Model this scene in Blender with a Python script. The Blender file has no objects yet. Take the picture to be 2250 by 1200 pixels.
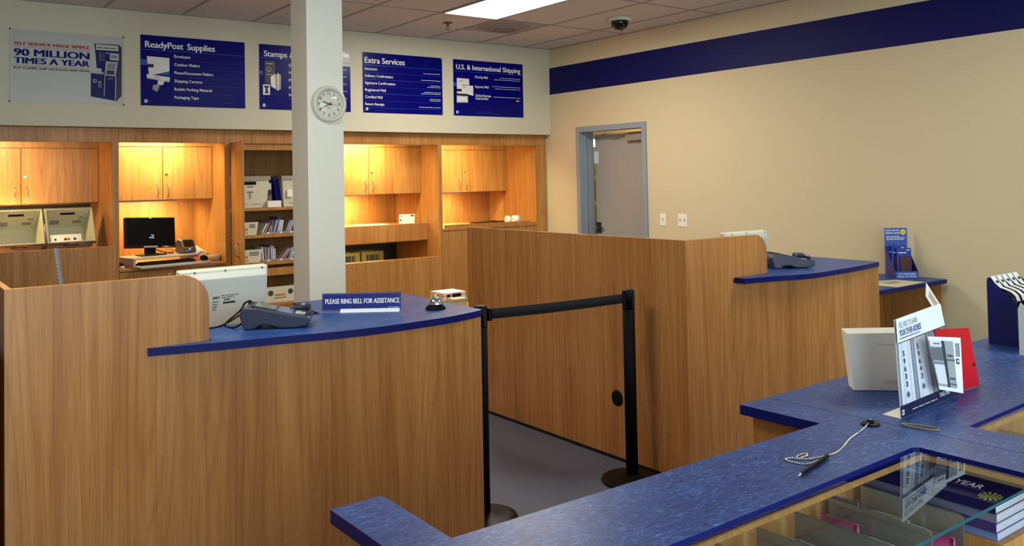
import bpy, bmesh, math, random
from mathutils import Vector, Matrix
random.seed(7)
SC = bpy.context.scene
COL = SC.collection
PI = math.pi

# ------------------------------------------------------------------ camera
cam_d = bpy.data.cameras.new('camera'); cam = bpy.data.objects.new('camera', cam_d); COL.objects.link(cam)
yaw, pitch, roll = 0.63883414, 0.02765778, -0.01934222
fw = Vector((math.sin(yaw)*math.cos(pitch), math.cos(yaw)*math.cos(pitch), math.sin(pitch)))
rt = Vector((math.cos(yaw), -math.sin(yaw), 0)); up = rt.cross(fw)
r2 = rt*math.cos(roll)+up*math.sin(roll); u2 = up*math.cos(roll)-rt*math.sin(roll)
mw = Matrix((r2, u2, -fw)).transposed().to_4x4(); mw.translation = (0, 0, 1.6)
cam.matrix_world = mw
cam_d.sensor_fit = 'HORIZONTAL'; cam_d.sensor_width = 36; cam_d.lens = 1892.592/2250*36
cam_d.shift_y = -(600-337.8)/2250; cam_d.clip_start = 0.02
SC.camera = cam

# ------------------------------------------------------------------ world, exposure
SC.view_settings.view_transform = 'Standard'; SC.view_settings.look = 'None'
SC.view_settings.gamma = 1; SC.view_settings.use_curve_mapping = False
SC.view_settings.exposure = 0.48
w = bpy.data.worlds.new('world'); SC.world = w; w.use_nodes = True
w.node_tree.nodes['Background'].inputs[0].default_value = (0.75, 0.86, 1, 1)
w.node_tree.nodes['Background'].inputs[1].default_value = 0.9

def area(name, loc, rot, sx, sy, power, col, parent=None, spread=None):
    d = bpy.data.lights.new(name, 'AREA'); d.shape = 'RECTANGLE'; d.size = sx; d.size_y = sy
    d.energy = power; d.color = col
    if spread: d.spread = spread
    o = bpy.data.objects.new(name, d); COL.objects.link(o); o.location = loc; o.rotation_euler = rot
    if parent: o.parent = parent
    return o
DAY = (0.80, 0.93, 1.0); FLUO = (1.0, 0.90, 0.72); NICHE = (1.0, 0.84, 0.40)
# daylight just outside the shop windows in the wall behind the camera (room at y > -2.0)
area('daylight', (-.1, -2.15, 1.55), (PI/2, 0, 0), 2.6, 2.3, 82, DAY)
area('daylight', (2.9, -2.15, 1.55), (PI/2, 0, 0), 2.6, 2.3, 74, DAY)

# ------------------------------------------------------------------ materials
def srgb(r, g, b):
    f = lambda c: (c/255/12.92) if c/255 <= 0.04045 else ((c/255+0.055)/1.055)**2.4
    return (f(r), f(g), f(b), 1)
MATS = {}
def base_mat(name):
    m = bpy.data.materials.new(name); m.use_nodes = True
    nt = m.node_tree; return m, nt, nt.nodes['Principled BSDF']
def plain(name, rgb, rough=0.5, metal=0.0, emit=None, bump=None, alpha=None, spec=None, var=0.0):
    if name in MATS: return MATS[name]
    m, nt, b = base_mat(name); c = srgb(*rgb)
    b.inputs['Base Color'].default_value = c; b.inputs['Roughness'].default_value = rough; b.inputs['Metallic'].default_value = metal
    if spec is not None: b.inputs['Specular IOR Level'].default_value = spec
    if emit: b.inputs['Emission Color'].default_value = c; b.inputs['Emission Strength'].default_value = emit
    if alpha is not None: b.inputs['Alpha'].default_value = alpha
    tc = nt.nodes.new('ShaderNodeTexCoord')
    n = nt.nodes.new('ShaderNodeTexNoise'); n.inputs['Scale'].default_value = (bump[0] if bump else 30); n.inputs['Detail'].default_value = 4
    nt.links.new(tc.outputs['Object'], n.inputs['Vector'])
    if bump:
        bp = nt.nodes.new('ShaderNodeBump'); bp.inputs['Strength'].default_value = bump[1]; bp.inputs['Distance'].default_value = bump[2]
        nt.links.new(n.outputs['Fac'], bp.inputs['Height']); nt.links.new(bp.outputs['Normal'], b.inputs['Normal'])
    if var:
        mx = nt.nodes.new('ShaderNodeMix'); mx.data_type = 'RGBA'
        mx.inputs[6].default_value = tuple(v*(1-var) for v in c[:3])+(1,); mx.inputs[7].default_value = tuple(min(1, v*(1+var)) for v in c[:3])+(1,)
        nt.links.new(n.outputs['Fac'], mx.inputs[0]); nt.links.new(mx.outputs[2], b.inputs['Base Color'])
    MATS[name] = m; return m
def wood(name, light, mid, dark, rough=0.36, sc=1.0):
    m, nt, b = base_mat(name); N = nt.nodes.new; L = nt.links.new
    tc = N('ShaderNodeTexCoord')
    def noise(s, scale, det, dist):
        mp = N('ShaderNodeMapping'); mp.inputs['Scale'].default_value = s; L(tc.outputs['Object'], mp.inputs['Vector'])
        n = N('ShaderNodeTexNoise'); n.inputs['Scale'].default_value = scale; n.inputs['Detail'].default_value = det; n.inputs['Distortion'].default_value = dist
        L(mp.outputs[0], n.inputs['Vector']); return n
    broad = noise((3.2*sc, 3.2*sc, .22), 1.5, 2, 0.8)
    grain = noise((15*sc, 15*sc, .55), 1.3, 5, 1.6)
    pore = noise((190, 190, 4), 1.5, 3, 0)
    r1 = N('ShaderNodeValToRGB'); e = r1.color_ramp.elements
    e[0].position = .26; e[0].color = srgb(*dark); e[1].position = .74; e[1].color = srgb(*light)
    k = e.new(.5); k.color = srgb(*mid)
    mx = N('ShaderNodeMath'); mx.operation = 'MULTIPLY_ADD'; mx.inputs[1].default_value = .55
    ml = N('ShaderNodeMath'); ml.operation = 'MULTIPLY'; ml.inputs[1].default_value = .45
    L(broad.outputs['Fac'], ml.inputs[0]); L(grain.outputs['Fac'], mx.inputs[0]); L(ml.outputs[0], mx.inputs[2]); L(mx.outputs[0], r1.inputs[0])
    r2 = N('ShaderNodeValToRGB'); e = r2.color_ramp.elements
    e[0].position = .36; e[0].color = (.72, .66, .6, 1); e[1].position = .5; e[1].color = (1, 1, 1, 1)
    L(pore.outputs['Fac'], r2.inputs[0])
    mu = N('ShaderNodeMix'); mu.data_type = 'RGBA'; mu.blend_type = 'MULTIPLY'; mu.inputs[0].default_value = .38
    # growth-ring lines: contours of a stretched noise give the cathedral figure
    ring = noise((2.6*sc, 2.6*sc, .16), 1.2, 2, .3)
    m1 = N('ShaderNodeMath'); m1.operation = 'MULTIPLY'; m1.inputs[1].default_value = 26; L(ring.outputs['Fac'], m1.inputs[0])
    m2 = N('ShaderNodeMath'); m2.operation = 'PINGPONG'; m2.inputs[1].default_value = .5; L(m1.outputs[0], m2.inputs[0])
    r3 = N('ShaderNodeValToRGB'); e = r3.color_ramp.elements
    e[0].position = .0; e[0].color = (.74, .64, .56, 1); e[1].position = .2; e[1].color = (1, 1, 1, 1); L(m2.outputs[0], r3.inputs[0])
    mv = N('ShaderNodeMix'); mv.data_type = 'RGBA'; mv.blend_type = 'MULTIPLY'; mv.inputs[0].default_value = .5
    L(r1.outputs[0], mu.inputs[6]); L(r2.outputs[0], mu.inputs[7]); L(mu.outputs[2], mv.inputs[6]); L(r3.outputs[0], mv.inputs[7]); L(mv.outputs[2], b.inputs['Base Color'])
    b.inputs['Roughness'].default_value = rough; b.inputs['Specular IOR Level'].default_value = .35
    bp = N('ShaderNodeBump'); bp.inputs['Strength'].default_value = .08; bp.inputs['Distance'].default_value = .002
    L(pore.outputs['Fac'], bp.inputs['Height']); L(bp.outputs[0], b.inputs['Normal'])
    return m
def lino(name, dark, mid, light, rough=0.38):
    m, nt, b = base_mat(name); N = nt.nodes.new; L = nt.links.new
    tc = N('ShaderNodeTexCoord')
    mp = N('ShaderNodeMapping'); mp.inputs['Scale'].default_value = (1, 2.3, 1); mp.inputs['Rotation'].default_value = (0, 0, .5); L(tc.outputs['Object'], mp.inputs['Vector'])
    n1 = N('ShaderNodeTexNoise'); n1.inputs['Scale'].default_value = 42; n1.inputs['Detail'].default_value = 7; n1.inputs['Roughness'].default_value = .65; n1.inputs['Distortion'].default_value = 1.6
    n2 = N('ShaderNodeTexNoise'); n2.inputs['Scale'].default_value = 7; n2.inputs['Detail'].default_value = 3
    L(mp.outputs[0], n1.inputs['Vector']); L(tc.outputs['Object'], n2.inputs['Vector'])
    r = N('ShaderNodeValToRGB'); e = r.color_ramp.elements
    e[0].position = .34; e[0].color = srgb(*dark); e[1].position = .74; e[1].color = srgb(*light); k = e.new(.52); k.color = srgb(*mid)
    mx = N('ShaderNodeMath'); mx.operation = 'MULTIPLY_ADD'; mx.inputs[1].default_value = .8
    ml = N('ShaderNodeMath'); ml.operation = 'MULTIPLY'; ml.inputs[1].default_value = .2
    L(n2.outputs['Fac'], ml.inputs[0]); L(n1.outputs['Fac'], mx.inputs[0]); L(ml.outputs[0], mx.inputs[2]); L(mx.outputs[0], r.inputs[0]); L(r.outputs[0], b.inputs['Base Color'])
    b.inputs['Roughness'].default_value = rough; b.inputs['Specular IOR Level'].default_value = .32
    return m
def pane_glass(name, tint, rough=0.0, refl=1.0):
    m = bpy.data.materials.new(name); m.use_nodes = True; nt = m.node_tree; N = nt.nodes.new; L = nt.links.new
    nt.nodes.remove(nt.nodes['Principled BSDF']); out = nt.nodes['Material Output']
    t = N('ShaderNodeBsdfTransparent'); t.inputs[0].default_value = tint
    g = N('ShaderNodeBsdfGlossy'); g.inputs['Roughness'].default_value = rough; g.inputs[0].default_value = (refl, refl, refl, 1)
    f = N('ShaderNodeFresnel'); f.inputs[0].default_value = 1.5
    ge = N('ShaderNodeNewGeometry'); q = N('ShaderNodeMath'); q.operation = 'MULTIPLY_ADD'; q.inputs[1].default_value = -1; q.inputs[2].default_value = 1
    L(ge.outputs['Backfacing'], q.inputs[0]); k = N('ShaderNodeMath'); k.operation = 'MULTIPLY'; L(f.outputs[0], k.inputs[0]); L(q.outputs[0], k.inputs[1])
    mx = N('ShaderNodeMixShader'); L(k.outputs[0], mx.inputs[0]); L(t.outputs[0], mx.inputs[1]); L(g.outputs[0], mx.inputs[2]); L(mx.outputs[0], out.inputs[0])
    return m

M_WOOD = wood('oak_laminate', (207, 152, 92), (187, 128, 70), (157, 100, 50))
M_WOODIN = wood('oak_laminate_cabinet', (198, 145, 85), (178, 124, 65), (152, 98, 47))
M_WOODDK = wood('walnut_laminate', (112, 66, 40), (92, 52, 31), (70, 38, 23))
M_LINO = lino('blue_marbled_linoleum', (20, 40, 94), (35, 70, 140), (92, 142, 204))
M_NAVY = plain('navy_edge_band', (4, 17, 92), .45, spec=.2)
M_WALL = plain('cream_wall_paint', (204, 191, 158), .75, bump=(220, .12, .001))
M_SOFF = plain('cream_paint_dim_soffit', (202, 197, 177), .72, bump=(220, .1, .001))  # same cream paint as the walls, darkened for the dimmer light there
M_COLUMN = plain('cream_paint_daylit_column', (236, 237, 226), .7, bump=(220, .1, .001))  # same cream paint again, whitened for the daylight on the column
M_STRIPE = plain('navy_stripe_paint', (8, 10, 84), .55, spec=.2)
M_TILE = plain('ceiling_tile', (200, 196, 195), .9, bump=(160, .35, .002), var=.03)
M_GRID = plain('ceiling_grid_enamel', (150, 142, 138), .6)
M_CARPET = plain('blue_grey_carpet', (112, 114, 132), .95, bump=(420, .6, .004), var=.16)
M_BLACK = plain('black_powder_coat', (9, 9, 13), .6, spec=.12)
M_BLKPL = plain('black_plastic', (11, 11, 14), .5, spec=.15)
M_DKBASE = plain('black_base_strip', (12, 12, 14), .5)
M_CHAR = plain('charcoal_plastic', (48, 52, 74), .38)
M_CHARD = plain('charcoal_plastic_dark', (30, 32, 46), .4)
M_CREAMPL = plain('cream_plastic', (226, 226, 206), .45)
M_GREYPL = plain('pale_grey_plastic', (190, 196, 200), .5)
M_STEEL = plain('brushed_steel', (196, 192, 184), .28, 1.0)
M_CHROME = plain('chrome', (235, 235, 235), .06, 1.0)
M_WHITE = plain('white_paper', (238, 236, 228), .6)
M_GLOSSW = plain('white_gloss_paper', (182, 182, 180), .22, spec=.4)
M_NAVYP = plain('navy_poster_print', (3, 5, 108), .25, spec=.14)
M_DOOR = plain('grey_door_paint', (150, 152, 150), .5)
M_FRAME = plain('blue_grey_frame_paint', (136, 146, 158), .45)
M_WPLATE = plain('white_switch_plastic', (236, 230, 220), .4)
M_LIGHT = plain('light_diffuser', (255, 252, 236), .5, emit=9.0)
M_TUBE = plain('warm_lamp_tube', (255, 205, 120), .5, emit=4.0)
M_TXTW = plain('white_print', (232, 232, 238), .5)
M_TXTR = plain('red_print', (160, 10, 22), .5, spec=.1)
M_TXTB = plain('blue_print', (28, 44, 140), .4)
M_TXTN = plain('navy_print', (10, 20, 104), .5, spec=.1)
M_TXTG = plain('grey_print', (70, 76, 78), .5, spec=.1)
M_TXTK = plain('black_print', (20, 20, 22), .4)
M_RULE = plain('blue_rule_print', (26, 66, 160), .35)
M_FAINT = plain('faint_blue_print', (16, 26, 120), .35)
M_GLASS = pane_glass('clear_glass', (.95, .985, .97, 1))
M_GEDGE = plain('green_glass_edge', (30, 84, 92), .12)
M_TUB = plain('translucent_mail_tub', (206, 202, 178), .5, var=.08)
M_TUBD = plain('mail_tub_shadowless_rim', (150, 140, 128), .5)
M_METAL = plain('grey_sheet_metal', (150, 150, 146), .2, .6)

# ------------------------------------------------------------------ geometry helpers
class MB:
    def __init__(s): s.v = []; s.f = []; s.m = []; s.s = []
    def add(s, vs, fs, m=0, smooth=False, M=None):
        o = len(s.v)
        for p in vs:
            p = Vector(p); s.v.append(M @ p if M else p)
        for f in fs: s.f.append([o+i for i in f]); s.m.append(m); s.s.append(smooth)
        return s
    def box(s, x0, x1, y0, y1, z0, z1, m=0, M=None):
        vs = [(x, y, z) for z in (z0, z1) for y in (y0, y1) for x in (x0, x1)]
        return s.add(vs, [(0, 2, 3, 1), (4, 5, 7, 6), (0, 1, 5, 4), (2, 6, 7, 3), (0, 4, 6, 2), (1, 3, 7, 5)], m, False, M)
    def prism(s, poly, a0, a1, axis='z', m=0, M=None, smooth=False, side=None, holes=None):
        """extrude a 2-D polygon: axis z -> (x,y); y -> (x,z); x -> (y,z)"""
        n = len(poly)
        a = sum(poly[i][0]*poly[(i+1) % n][1]-poly[(i+1) % n][0]*poly[i][1] for i in range(n))
        if a < 0: poly = poly[::-1]
        f = {'z': lambda p, t: (p[0], p[1], t), 'y': lambda p, t: (p[0], t, p[1]), 'x': lambda p, t: (t, p[0], p[1])}[axis]
        lo, hi = [f(p, a0) for p in poly], [f(p, a1) for p in poly]
        flip = axis == 'y'
        b = list(range(n)); t = [n+i for i in range(n)]
        sd = [(i, (i+1) % n, n+(i+1) % n, n+i) for i in range(n)]
        if flip: caps = [b, t[::-1]]; sd = [q[::-1] for q in sd]
        else: caps = [b[::-1], t]
        s.add(lo+hi, caps, m, False, M)
        o = len(s.v)-2*n
        for q in sd: s.f.append([o+i for i in q]); s.m.append(m if side is None else side); s.s.append(smooth)
        return s
    def tube(s, pts, r, m=0, seg=8, M=None, cap=True):
        pts = [Vector(p) for p in pts]; n = len(pts); vs = []; prev = None
        for i, p in enumerate(pts):
            t = (pts[min(i+1, n-1)]-pts[max(i-1, 0)]).normalized()
            if prev is None:
                a = Vector((0, 0, 1)) if abs(t.z) < .9 else Vector((1, 0, 0)); x = t.cross(a).normalized()
            else:
                x = (prev-t*prev.dot(t)).normalized()
            prev = x; y = t.cross(x); rr = r[i] if isinstance(r, (list, tuple)) else r
            for k in range(seg):
                an = 2*PI*k/seg; vs.append(p+x*math.cos(an)*rr+y*math.sin(an)*rr)
        fs = [(i*seg+k, i*seg+(k+1) % seg, (i+1)*seg+(k+1) % seg, (i+1)*seg+k) for i in range(n-1) for k in range(seg)]
        s.add(vs, fs, m, True, M)
        if cap: 
            o = len(s.v)-len(vs); s.f.append([o+k for k in range(seg)][::-1]); s.m.append(m); s.s.append(False)
            s.f.append([o+(n-1)*seg+k for k in range(seg)]); s.m.append(m); s.s.append(False)
        return s
    def lathe(s, prof, c=(0, 0, 0), seg=32, m=0, M=None, smooth=True):
        """prof: (radius, height) bottom to top round z"""
        vs = []; fs = []; n = len(prof)
        for r, z in prof:
            for k in range(seg):
                a = 2*PI*k/seg; vs.append((c[0]+r*math.cos(a), c[1]+r*math.sin(a), c[2]+z))
        for i in range(n-1):
            for k in range(seg): fs.append((i*seg+k, i*seg+(k+1) % seg, (i+1)*seg+(k+1) % seg, (i+1)*seg+k))
        s.add(vs, fs, m, smooth, M); o = len(s.v)-len(vs)
        ring = prof[0] == prof[-1]
        for i, rev in ((0, True), (n-1, False)):
            if not ring and prof[i][0] > 1e-5:
                q = [o+i*seg+k for k in range(seg)]; s.f.append(q[::-1] if rev else q); s.m.append(m); s.s.append(False)
        return s
    def poly(s, pts, m=0, M=None): return s.add(pts, [tuple(range(len(pts)))], m, False, M)
def mesh_of(name, mb, mats, off=None, inv=None):
    me = bpy.data.meshes.new(name)
    vs = mb.v
    if inv is not None: vs = [inv @ v for v in vs]
    me.from_pydata([tuple(v) for v in vs], [], mb.f)
    for mt in (mats if isinstance(mats, (list, tuple)) else [mats]): me.materials.append(mt)
    me.polygons.foreach_set('material_index', mb.m); me.polygons.foreach_set('use_smooth', mb.s)
    me.update(); return me
def root_mat(o):
    m = Matrix.Identity(4)
    while o is not None:
        m = (Matrix.Translation(o.location) @ o.rotation_euler.to_matrix().to_4x4()) @ m; o = o.parent
    return m
def bev(o, wdt, seg=2):
    if wdt:
        b = o.modifiers.new('bevel', 'BEVEL'); b.width = wdt; b.segments = seg; b.limit_method = 'ANGLE'; b.angle_limit = .6
        if seg > 2: b.harden_normals = False
def tag(o, label, cat, group=None):
    o['label'] = label; o['category'] = cat
    if group: o['group'] = group
    return o
def thing(name, label, cat, loc=(0, 0, 0), rot=0, group=None):
    o = bpy.data.objects.new(name, None); COL.objects.link(o); o.empty_display_size = .05
    o.location = loc; o.rotation_euler = (0, 0, rot) if not isinstance(rot, (tuple, list)) else rot
    return tag(o, label, cat, group)
def part(name, mb, mats, parent, bevel=0, local=False, label=None, seg=2):
    inv = None if local else root_mat(parent).inverted()
    o = bpy.data.objects.new(name, mesh_of(name, mb, mats, inv=inv)); COL.objects.link(o); o.parent = parent
    bev(o, bevel, seg)
    if label: o['label'] = label
    return o
def single(name, mb, mats, label, cat, group=None, bevel=0, seg=2):
    xs, ys, zs = zip(*[tuple(v) for v in mb.v])
    c = Vector(((min(xs)+max(xs))/2, (min(ys)+max(ys))/2, min(zs)))
    o = bpy.data.objects.new(name, mesh_of(name, mb, mats, inv=Matrix.Translation(-c))); COL.objects.link(o); o.location = c
    bev(o, bevel, seg); return tag(o, label, cat, group)
def struct(name, mb, mats, parent=None, bevel=0):
    o = bpy.data.objects.new(name, mesh_of(name, mb, mats)); COL.objects.link(o); bev(o, bevel)
    if parent: o.parent = parent
    else: o['kind'] = 'structure'
    return o
def dup(root, loc, rot=None, label=None):
    r = root.copy(); COL.objects.link(r); r.location = loc
    if rot is not None: r.rotation_euler = (0, 0, rot)
    if label: r['label'] = label
    for ch in list(root.children):
        c = ch.copy(); COL.objects.link(c); c.parent = r
        for g in list(ch.children):
            d = g.copy(); COL.objects.link(d); d.parent = c
    return r
_tx = {}
def glyphs(s, bold):
    if (s, bold) in _tx: return _tx[(s, bold)]
    cu = bpy.data.curves.new('t', 'FONT'); cu.body = s; cu.size = 1; cu.offset = bold; cu.resolution_u = 3
    o = bpy.data.objects.new('t', cu); COL.objects.link(o); bpy.context.view_layer.update()
    me = o.to_mesh(); vs = [tuple(v.co) for v in me.vertices]; fs = [tuple(p.vertices) for p in me.polygons]
    o.to_mesh_clear(); bpy.data.objects.remove(o); bpy.data.curves.remove(cu)
    x0 = min(v[0] for v in vs); x1 = max(v[0] for v in vs)
    _tx[(s, bold)] = (vs, fs, x0, x1); return _tx[(s, bold)]
class Plane:
    """print surface: o origin, u right, v up; h lifts off the surface"""
    def __init__(s, o, u, v): s.o = Vector(o); s.u = Vector(u); s.v = Vector(v); s.n = s.u.cross(s.v).normalized()
    def p(s, a, b, h=0.0): return s.o+s.u*a+s.v*b+s.n*h
    def text(s, mb, t, a0, a1, base, cap, m=0, bold=.01, h=.001, fat=0):
        if fat:
            for k in (0, .5, 1): s.text(mb, t, a0+fat*k, a1-fat*(1-k), base, cap, m, 0, h+.0004*k)
            return
        vs, fs, x0, x1 = glyphs(t, bold); k = (a1-a0)/(x1-x0); q = cap/.70
        mb.add([s.p(a0+(v[0]-x0)*k, base+v[1]*q, h) for v in vs], fs, m)
    def poly(s, mb, pts, m=0, h=.0008): mb.add([s.p(a, b, h) for a, b in pts], [tuple(range(len(pts)))], m)
    def rect(s, mb, a0, a1, b0, b1, m=0, h=.0008): s.poly(mb, [(a0, b0), (a1, b0), (a1, b1), (a0, b1)], m, h)
    def dash(s, mb, a0, a1, b, hh, m=0, h=.001, w=.018):
        """a line of print too small to read"""
        rr = random.Random(int(a0*9999+b*7777)); a = a0
        while a < a1-1e-6:
            e = min(a1, a+w*rr.uniform(.4, 1.3)); s.rect(mb, a, e, b, b+hh, m, h); a = e+w*.16
    def disc(s, mb, a, b, r, m=0, h=.001, n=20): s.poly(mb, [(a+r*math.cos(2*PI*k/n), b+r*math.sin(2*PI*k/n)) for k in range(n)], m, h)
def eagle(pl, mb, a, b, wd, hh, mw, md):
    """small postal emblem: pale slanted square with a dark eagle head"""
    pl.poly(mb, [(a, b), (a+wd*.9, b), (a+wd, b+hh), (a+wd*.1, b+hh)], mw, .0012)
    pl.poly(mb, [(a+wd*.12, b+hh*.62), (a+wd*.62, b+hh*.72), (a+wd*.86, b+hh*.52), (a+wd*.6, b+hh*.5), (a+wd*.5, b+hh*.3), (a+wd*.2, b+hh*.1), (a+wd*.36, b+hh*.46)], md, .0016)
def arc(cx, cy, r, a0, a1, n): return [(cx+r*math.cos(a0+(a1-a0)*i/n), cy+r*math.sin(a0+(a1-a0)*i/n)) for i in range(n+1)]
def spline(pts, n=6):
    """catmull-rom through 2-D or 3-D points"""
    P = [Vector(p) if len(p) == 3 else Vector((p[0], p[1], 0)) for p in pts]; out = []
    for i in range(len(P)-1):
        a, b, c, d = P[max(i-1, 0)], P[i], P[i+1], P[min(i+2, len(P)-1)]
        for k in range(n):
            t = k/n; out.append(.5*((2*b)+(c-a)*t+(2*a-5*b+4*c-d)*t*t+(3*b-a-3*c+d)*t**3))
    out.append(P[-1]); return out

# ------------------------------------------------------------------ room shell
XL, XR, YF, YS, YB, ZC = -4.0, 6.14, -2.0, 7.53, 10.2, 3.04
struct('floor', MB().box(XL-.2, XR+2.6, YF-.2, YB+.1, -.1, 0), M_CARPET)
struct('ceiling', MB().box(XL-.2, XR+2.6, YF-.2, YB+.1, ZC, ZC+.1), M_TILE)
g = MB()
gx = [5.771-.6096*k for k in range(16)]; gy = [YS-.012]+[6.30-1.219*k for k in range(8)]
for x in gx: g.box(x-.011, x+.011, YF, YS, ZC-.004, ZC+.001)
for y in gy: g.box(XL, XR, y-.011, y+.011, ZC-.0035, ZC+.001)
g.box(XR-.02, XR, YF, YS, ZC-.006, ZC+.001); g.box(4.5, 5.17, 6.89, 6.912, ZC-.0035, ZC+.001)
struct('trim_1', g, M_GRID)
# wall on the right with its navy stripe and the door opening (y 6.07..7.05)
def wallx(mb, x0, x1, y0, y1, z0, z1, m=0): mb.box(x0, x1, y0, y1, z0, z1, m)
wr = MB(); DY0, DY1, DZ = 6.075, 7.035, 2.085
wallx(wr, XR, XR+.12, YF, DY0, 0, 2.525); wallx(wr, XR, XR+.12, DY1, YB, 0, 2.525); wallx(wr, XR, XR+.12, DY0, DY1, DZ, 2.525)
wallx(wr, XR, XR+.12, YF, YB, 2.525, 2.825, 1); wallx(wr, XR, XR+.12, YF, YB, 2.825, ZC)
struct('wall_right', wr, [M_WALL, M_STRIPE])
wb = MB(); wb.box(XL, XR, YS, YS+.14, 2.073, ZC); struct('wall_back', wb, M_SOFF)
wk = MB(); wk.box(XL, XR+2.6, YB-.1, YB, 0, ZC); struct('wall_workroom', wk, M_WALL)
wl = MB().box(XL-.12, XL, YF, YB, 0, ZC)
struct('wall_left', wl, M_WALL)
wf = MB()
for a, b in ((XL, -1.4), (1.2, 1.6), (4.2, XR)): wf.box(a, b, YF-.12, YF, 0, ZC)
for a, b in ((-1.4, 1.2), (1.6, 4.2)): wf.box(a, b, YF-.12, YF, 0, .4); wf.box(a, b, YF-.12, YF, 2.7, ZC)
struct('wall_front', wf, M_WALL)
for i, (a, b) in enumerate(((-1.4, 1.2), (1.6, 4.2))):
    f = MB()
    for x in (a, (a+b)/2-.03, b-.06): f.box(x, x+.06, YF-.1, YF-.02, .4, 2.7)
    f.box(a, b, YF-.1, YF-.02, .4, .46); f.box(a, b, YF-.1, YF-.02, 2.64, 2.7)
    wn = struct('window_%d' % (i+1), f, M_FRAME)
    struct('pane', MB().box(a+.05, b-.05, YF-.065, YF-.055, .45, 2.65), M_GLASS, wn)
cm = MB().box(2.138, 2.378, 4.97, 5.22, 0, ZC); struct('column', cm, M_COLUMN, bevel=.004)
bb = MB(); bb.box(XR-.012, XR, YF, DY0-.05, 0, .1); struct('baseboard_right', bb, M_DKBASE)
# side room behind the door
sr = MB(); sr.box(XR+2.4, XR+2.5, YF, YB, 0, ZC); struct('wall_side_room', sr, M_WALL)

# door in the right wall: steel frame, leaf ajar into the side room
dr = bpy.data.objects.new('door_1', None); COL.objects.link(dr); dr['kind'] = 'structure'; dr.location = (XR, DY0, 0)
f = MB()
f.box(XR-.018, XR+.13, DY0-.045, DY0+.012, 0, DZ+.045); f.box(XR-.018, XR+.19, DY1-.012, DY1+.045, 0, DZ+.045); f.box(XR-.018, XR+.13, DY0+.012, DY1-.012, DZ-.012, DZ+.045)
f.box(XR+.05, XR+.075, DY0+.012, DY0+.026, 0, DZ-.012); f.box(XR+.05, XR+.075, DY1-.026, DY1-.012, 0, DZ-.012)
part('door_frame', f, M_FRAME, dr, .002)
A = math.radians(-5.5)
LM = Matrix.Translation((XR+.08, DY0+.016, 0)) @ Matrix.Rotation(A, 4, 'Z')
lf = MB().box(0, .044, 0, .885, .01, 2.045, 0, LM)
leaf = part('door_leaf', lf, M_DOOR, dr, .002)
h = MB().box(-.006, .05, .80, .887, .985, 1.10, 0, LM); h.tube([(-.03, .84, 1.04), (-.03, .74, 1.04)], .009, 0, 8, LM)
part('lock_plate', h, plain('blue_grey_steel', (70, 78, 92), .35, .8), leaf)
h = MB().box(-.004, -.001, .825, .905, 1.735, 1.865, 0, LM); part('sticker', h, plain('frosted_sticker', (206, 216, 222), .3), leaf)
cl = MB(); cl.box(-.05, -.002, .04, .30, 1.955, 2.015, 0, LM); cl.tube([(-.03, .25, 2.03), (-.10, .50, 2.035), (-.03, .72, 2.04)], .008, 0, 8, LM)
part('door_closer', cl, plain('closer_enamel', (140, 134, 118), .4), dr)
# yellow-lit racking and lamp seen through the gap
rk = thing('storage_rack', 'yellow storage rack seen through the gap of the grey door', 'rack', (XR+2.05, 7.6, 0))
for x in (XR+1.9, XR+2.3):
    for y in (6.9, 9.2): part('post', MB().box(x, x+.04, y, y+.04, 0, 2.2), plain('yellow_rack_paint', (210, 160, 40), .5), rk)
for z in (.5, .85, 1.2, 1.55, 1.9): part('shelf', MB().box(XR+1.9, XR+2.34, 6.9, 9.24, z, z+.05), MATS['yellow_rack_paint'], rk)
area('side_room_lamp', (XR+1.3, 7.9, 2.95), (0, 0, 0), .6, 1.2, 30, (1, .78, .42))
lb = MB().lathe([(.0, 0), (.04, .01), (.055, .05), (.04, .09), (.015, .11), (.012, .12), (.004, .13), (.004, 1.09)], (XR+.95, 7.90, 1.95), 16)
single('pendant_lamp', lb, plain('lamp_bulb', (255, 244, 220), .5, emit=8), 'small glowing lamp seen through the gap of the grey door', 'lamp')

# ------------------------------------------------------------------ ceiling fittings
def troffer(x0, y0, label, watts):
    t = thing('ceiling_light', label, 'ceiling light', (x0+.305, y0+.61, ZC), 0, 'fluorescent ceiling panels')
    f = MB()
    f.box(x0+.012, x0+.03, y0+.012, y0+1.207, ZC-.012, ZC-.001); f.box(x0+.58, x0+.598, y0+.012, y0+1.207, ZC-.012, ZC-.001)
    f.box(x0+.03, x0+.58, y0+.012, y0+.03, ZC-.012, ZC-.001); f.box(x0+.03, x0+.58, y0+1.189, y0+1.207, ZC-.012, ZC-.001)
    part('frame', f, M_GRID, t)
    part('diffuser', MB().box(x0+.03, x0+.58, y0+.03, y0+1.189, ZC-.009, ZC-.002), M_LIGHT, t)
    area('panel_light', (0, 0, -.02), (0, 0, 0), .54, 1.15, watts, FLUO, t)
troffer(3.932, 5.085, 'bright white fluorescent panel in the ceiling above the middle of the room', 40)
troffer(3.932, 1.43, 'unseen fluorescent ceiling panel added above the front display counter', 8)  # out-of-view panel, added because the room needs more light
troffer(.275, 2.65, 'unseen fluorescent ceiling panel added above the left service counter', 18)  # second out-of-view panel, also added for its light
t = thing('air_vent', 'square grey ceiling air diffuser beside the fluorescent panel', 'air vent', (4.835, 6.6, ZC))
part('vent_frame', MB().box(4.545, 5.135, 6.31, 6.89, ZC-.006, ZC-.001), plain('vent_enamel', (150, 150, 156), .5), t)
part('cone', MB().lathe([(.10, -.035), (.13, -.034), (.2, -.022), (.25, -.008), (.26, -.005)], (4.835, 6.6, ZC), 32), plain('vent_cone_enamel', (128, 126, 132), .5), t)
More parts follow.
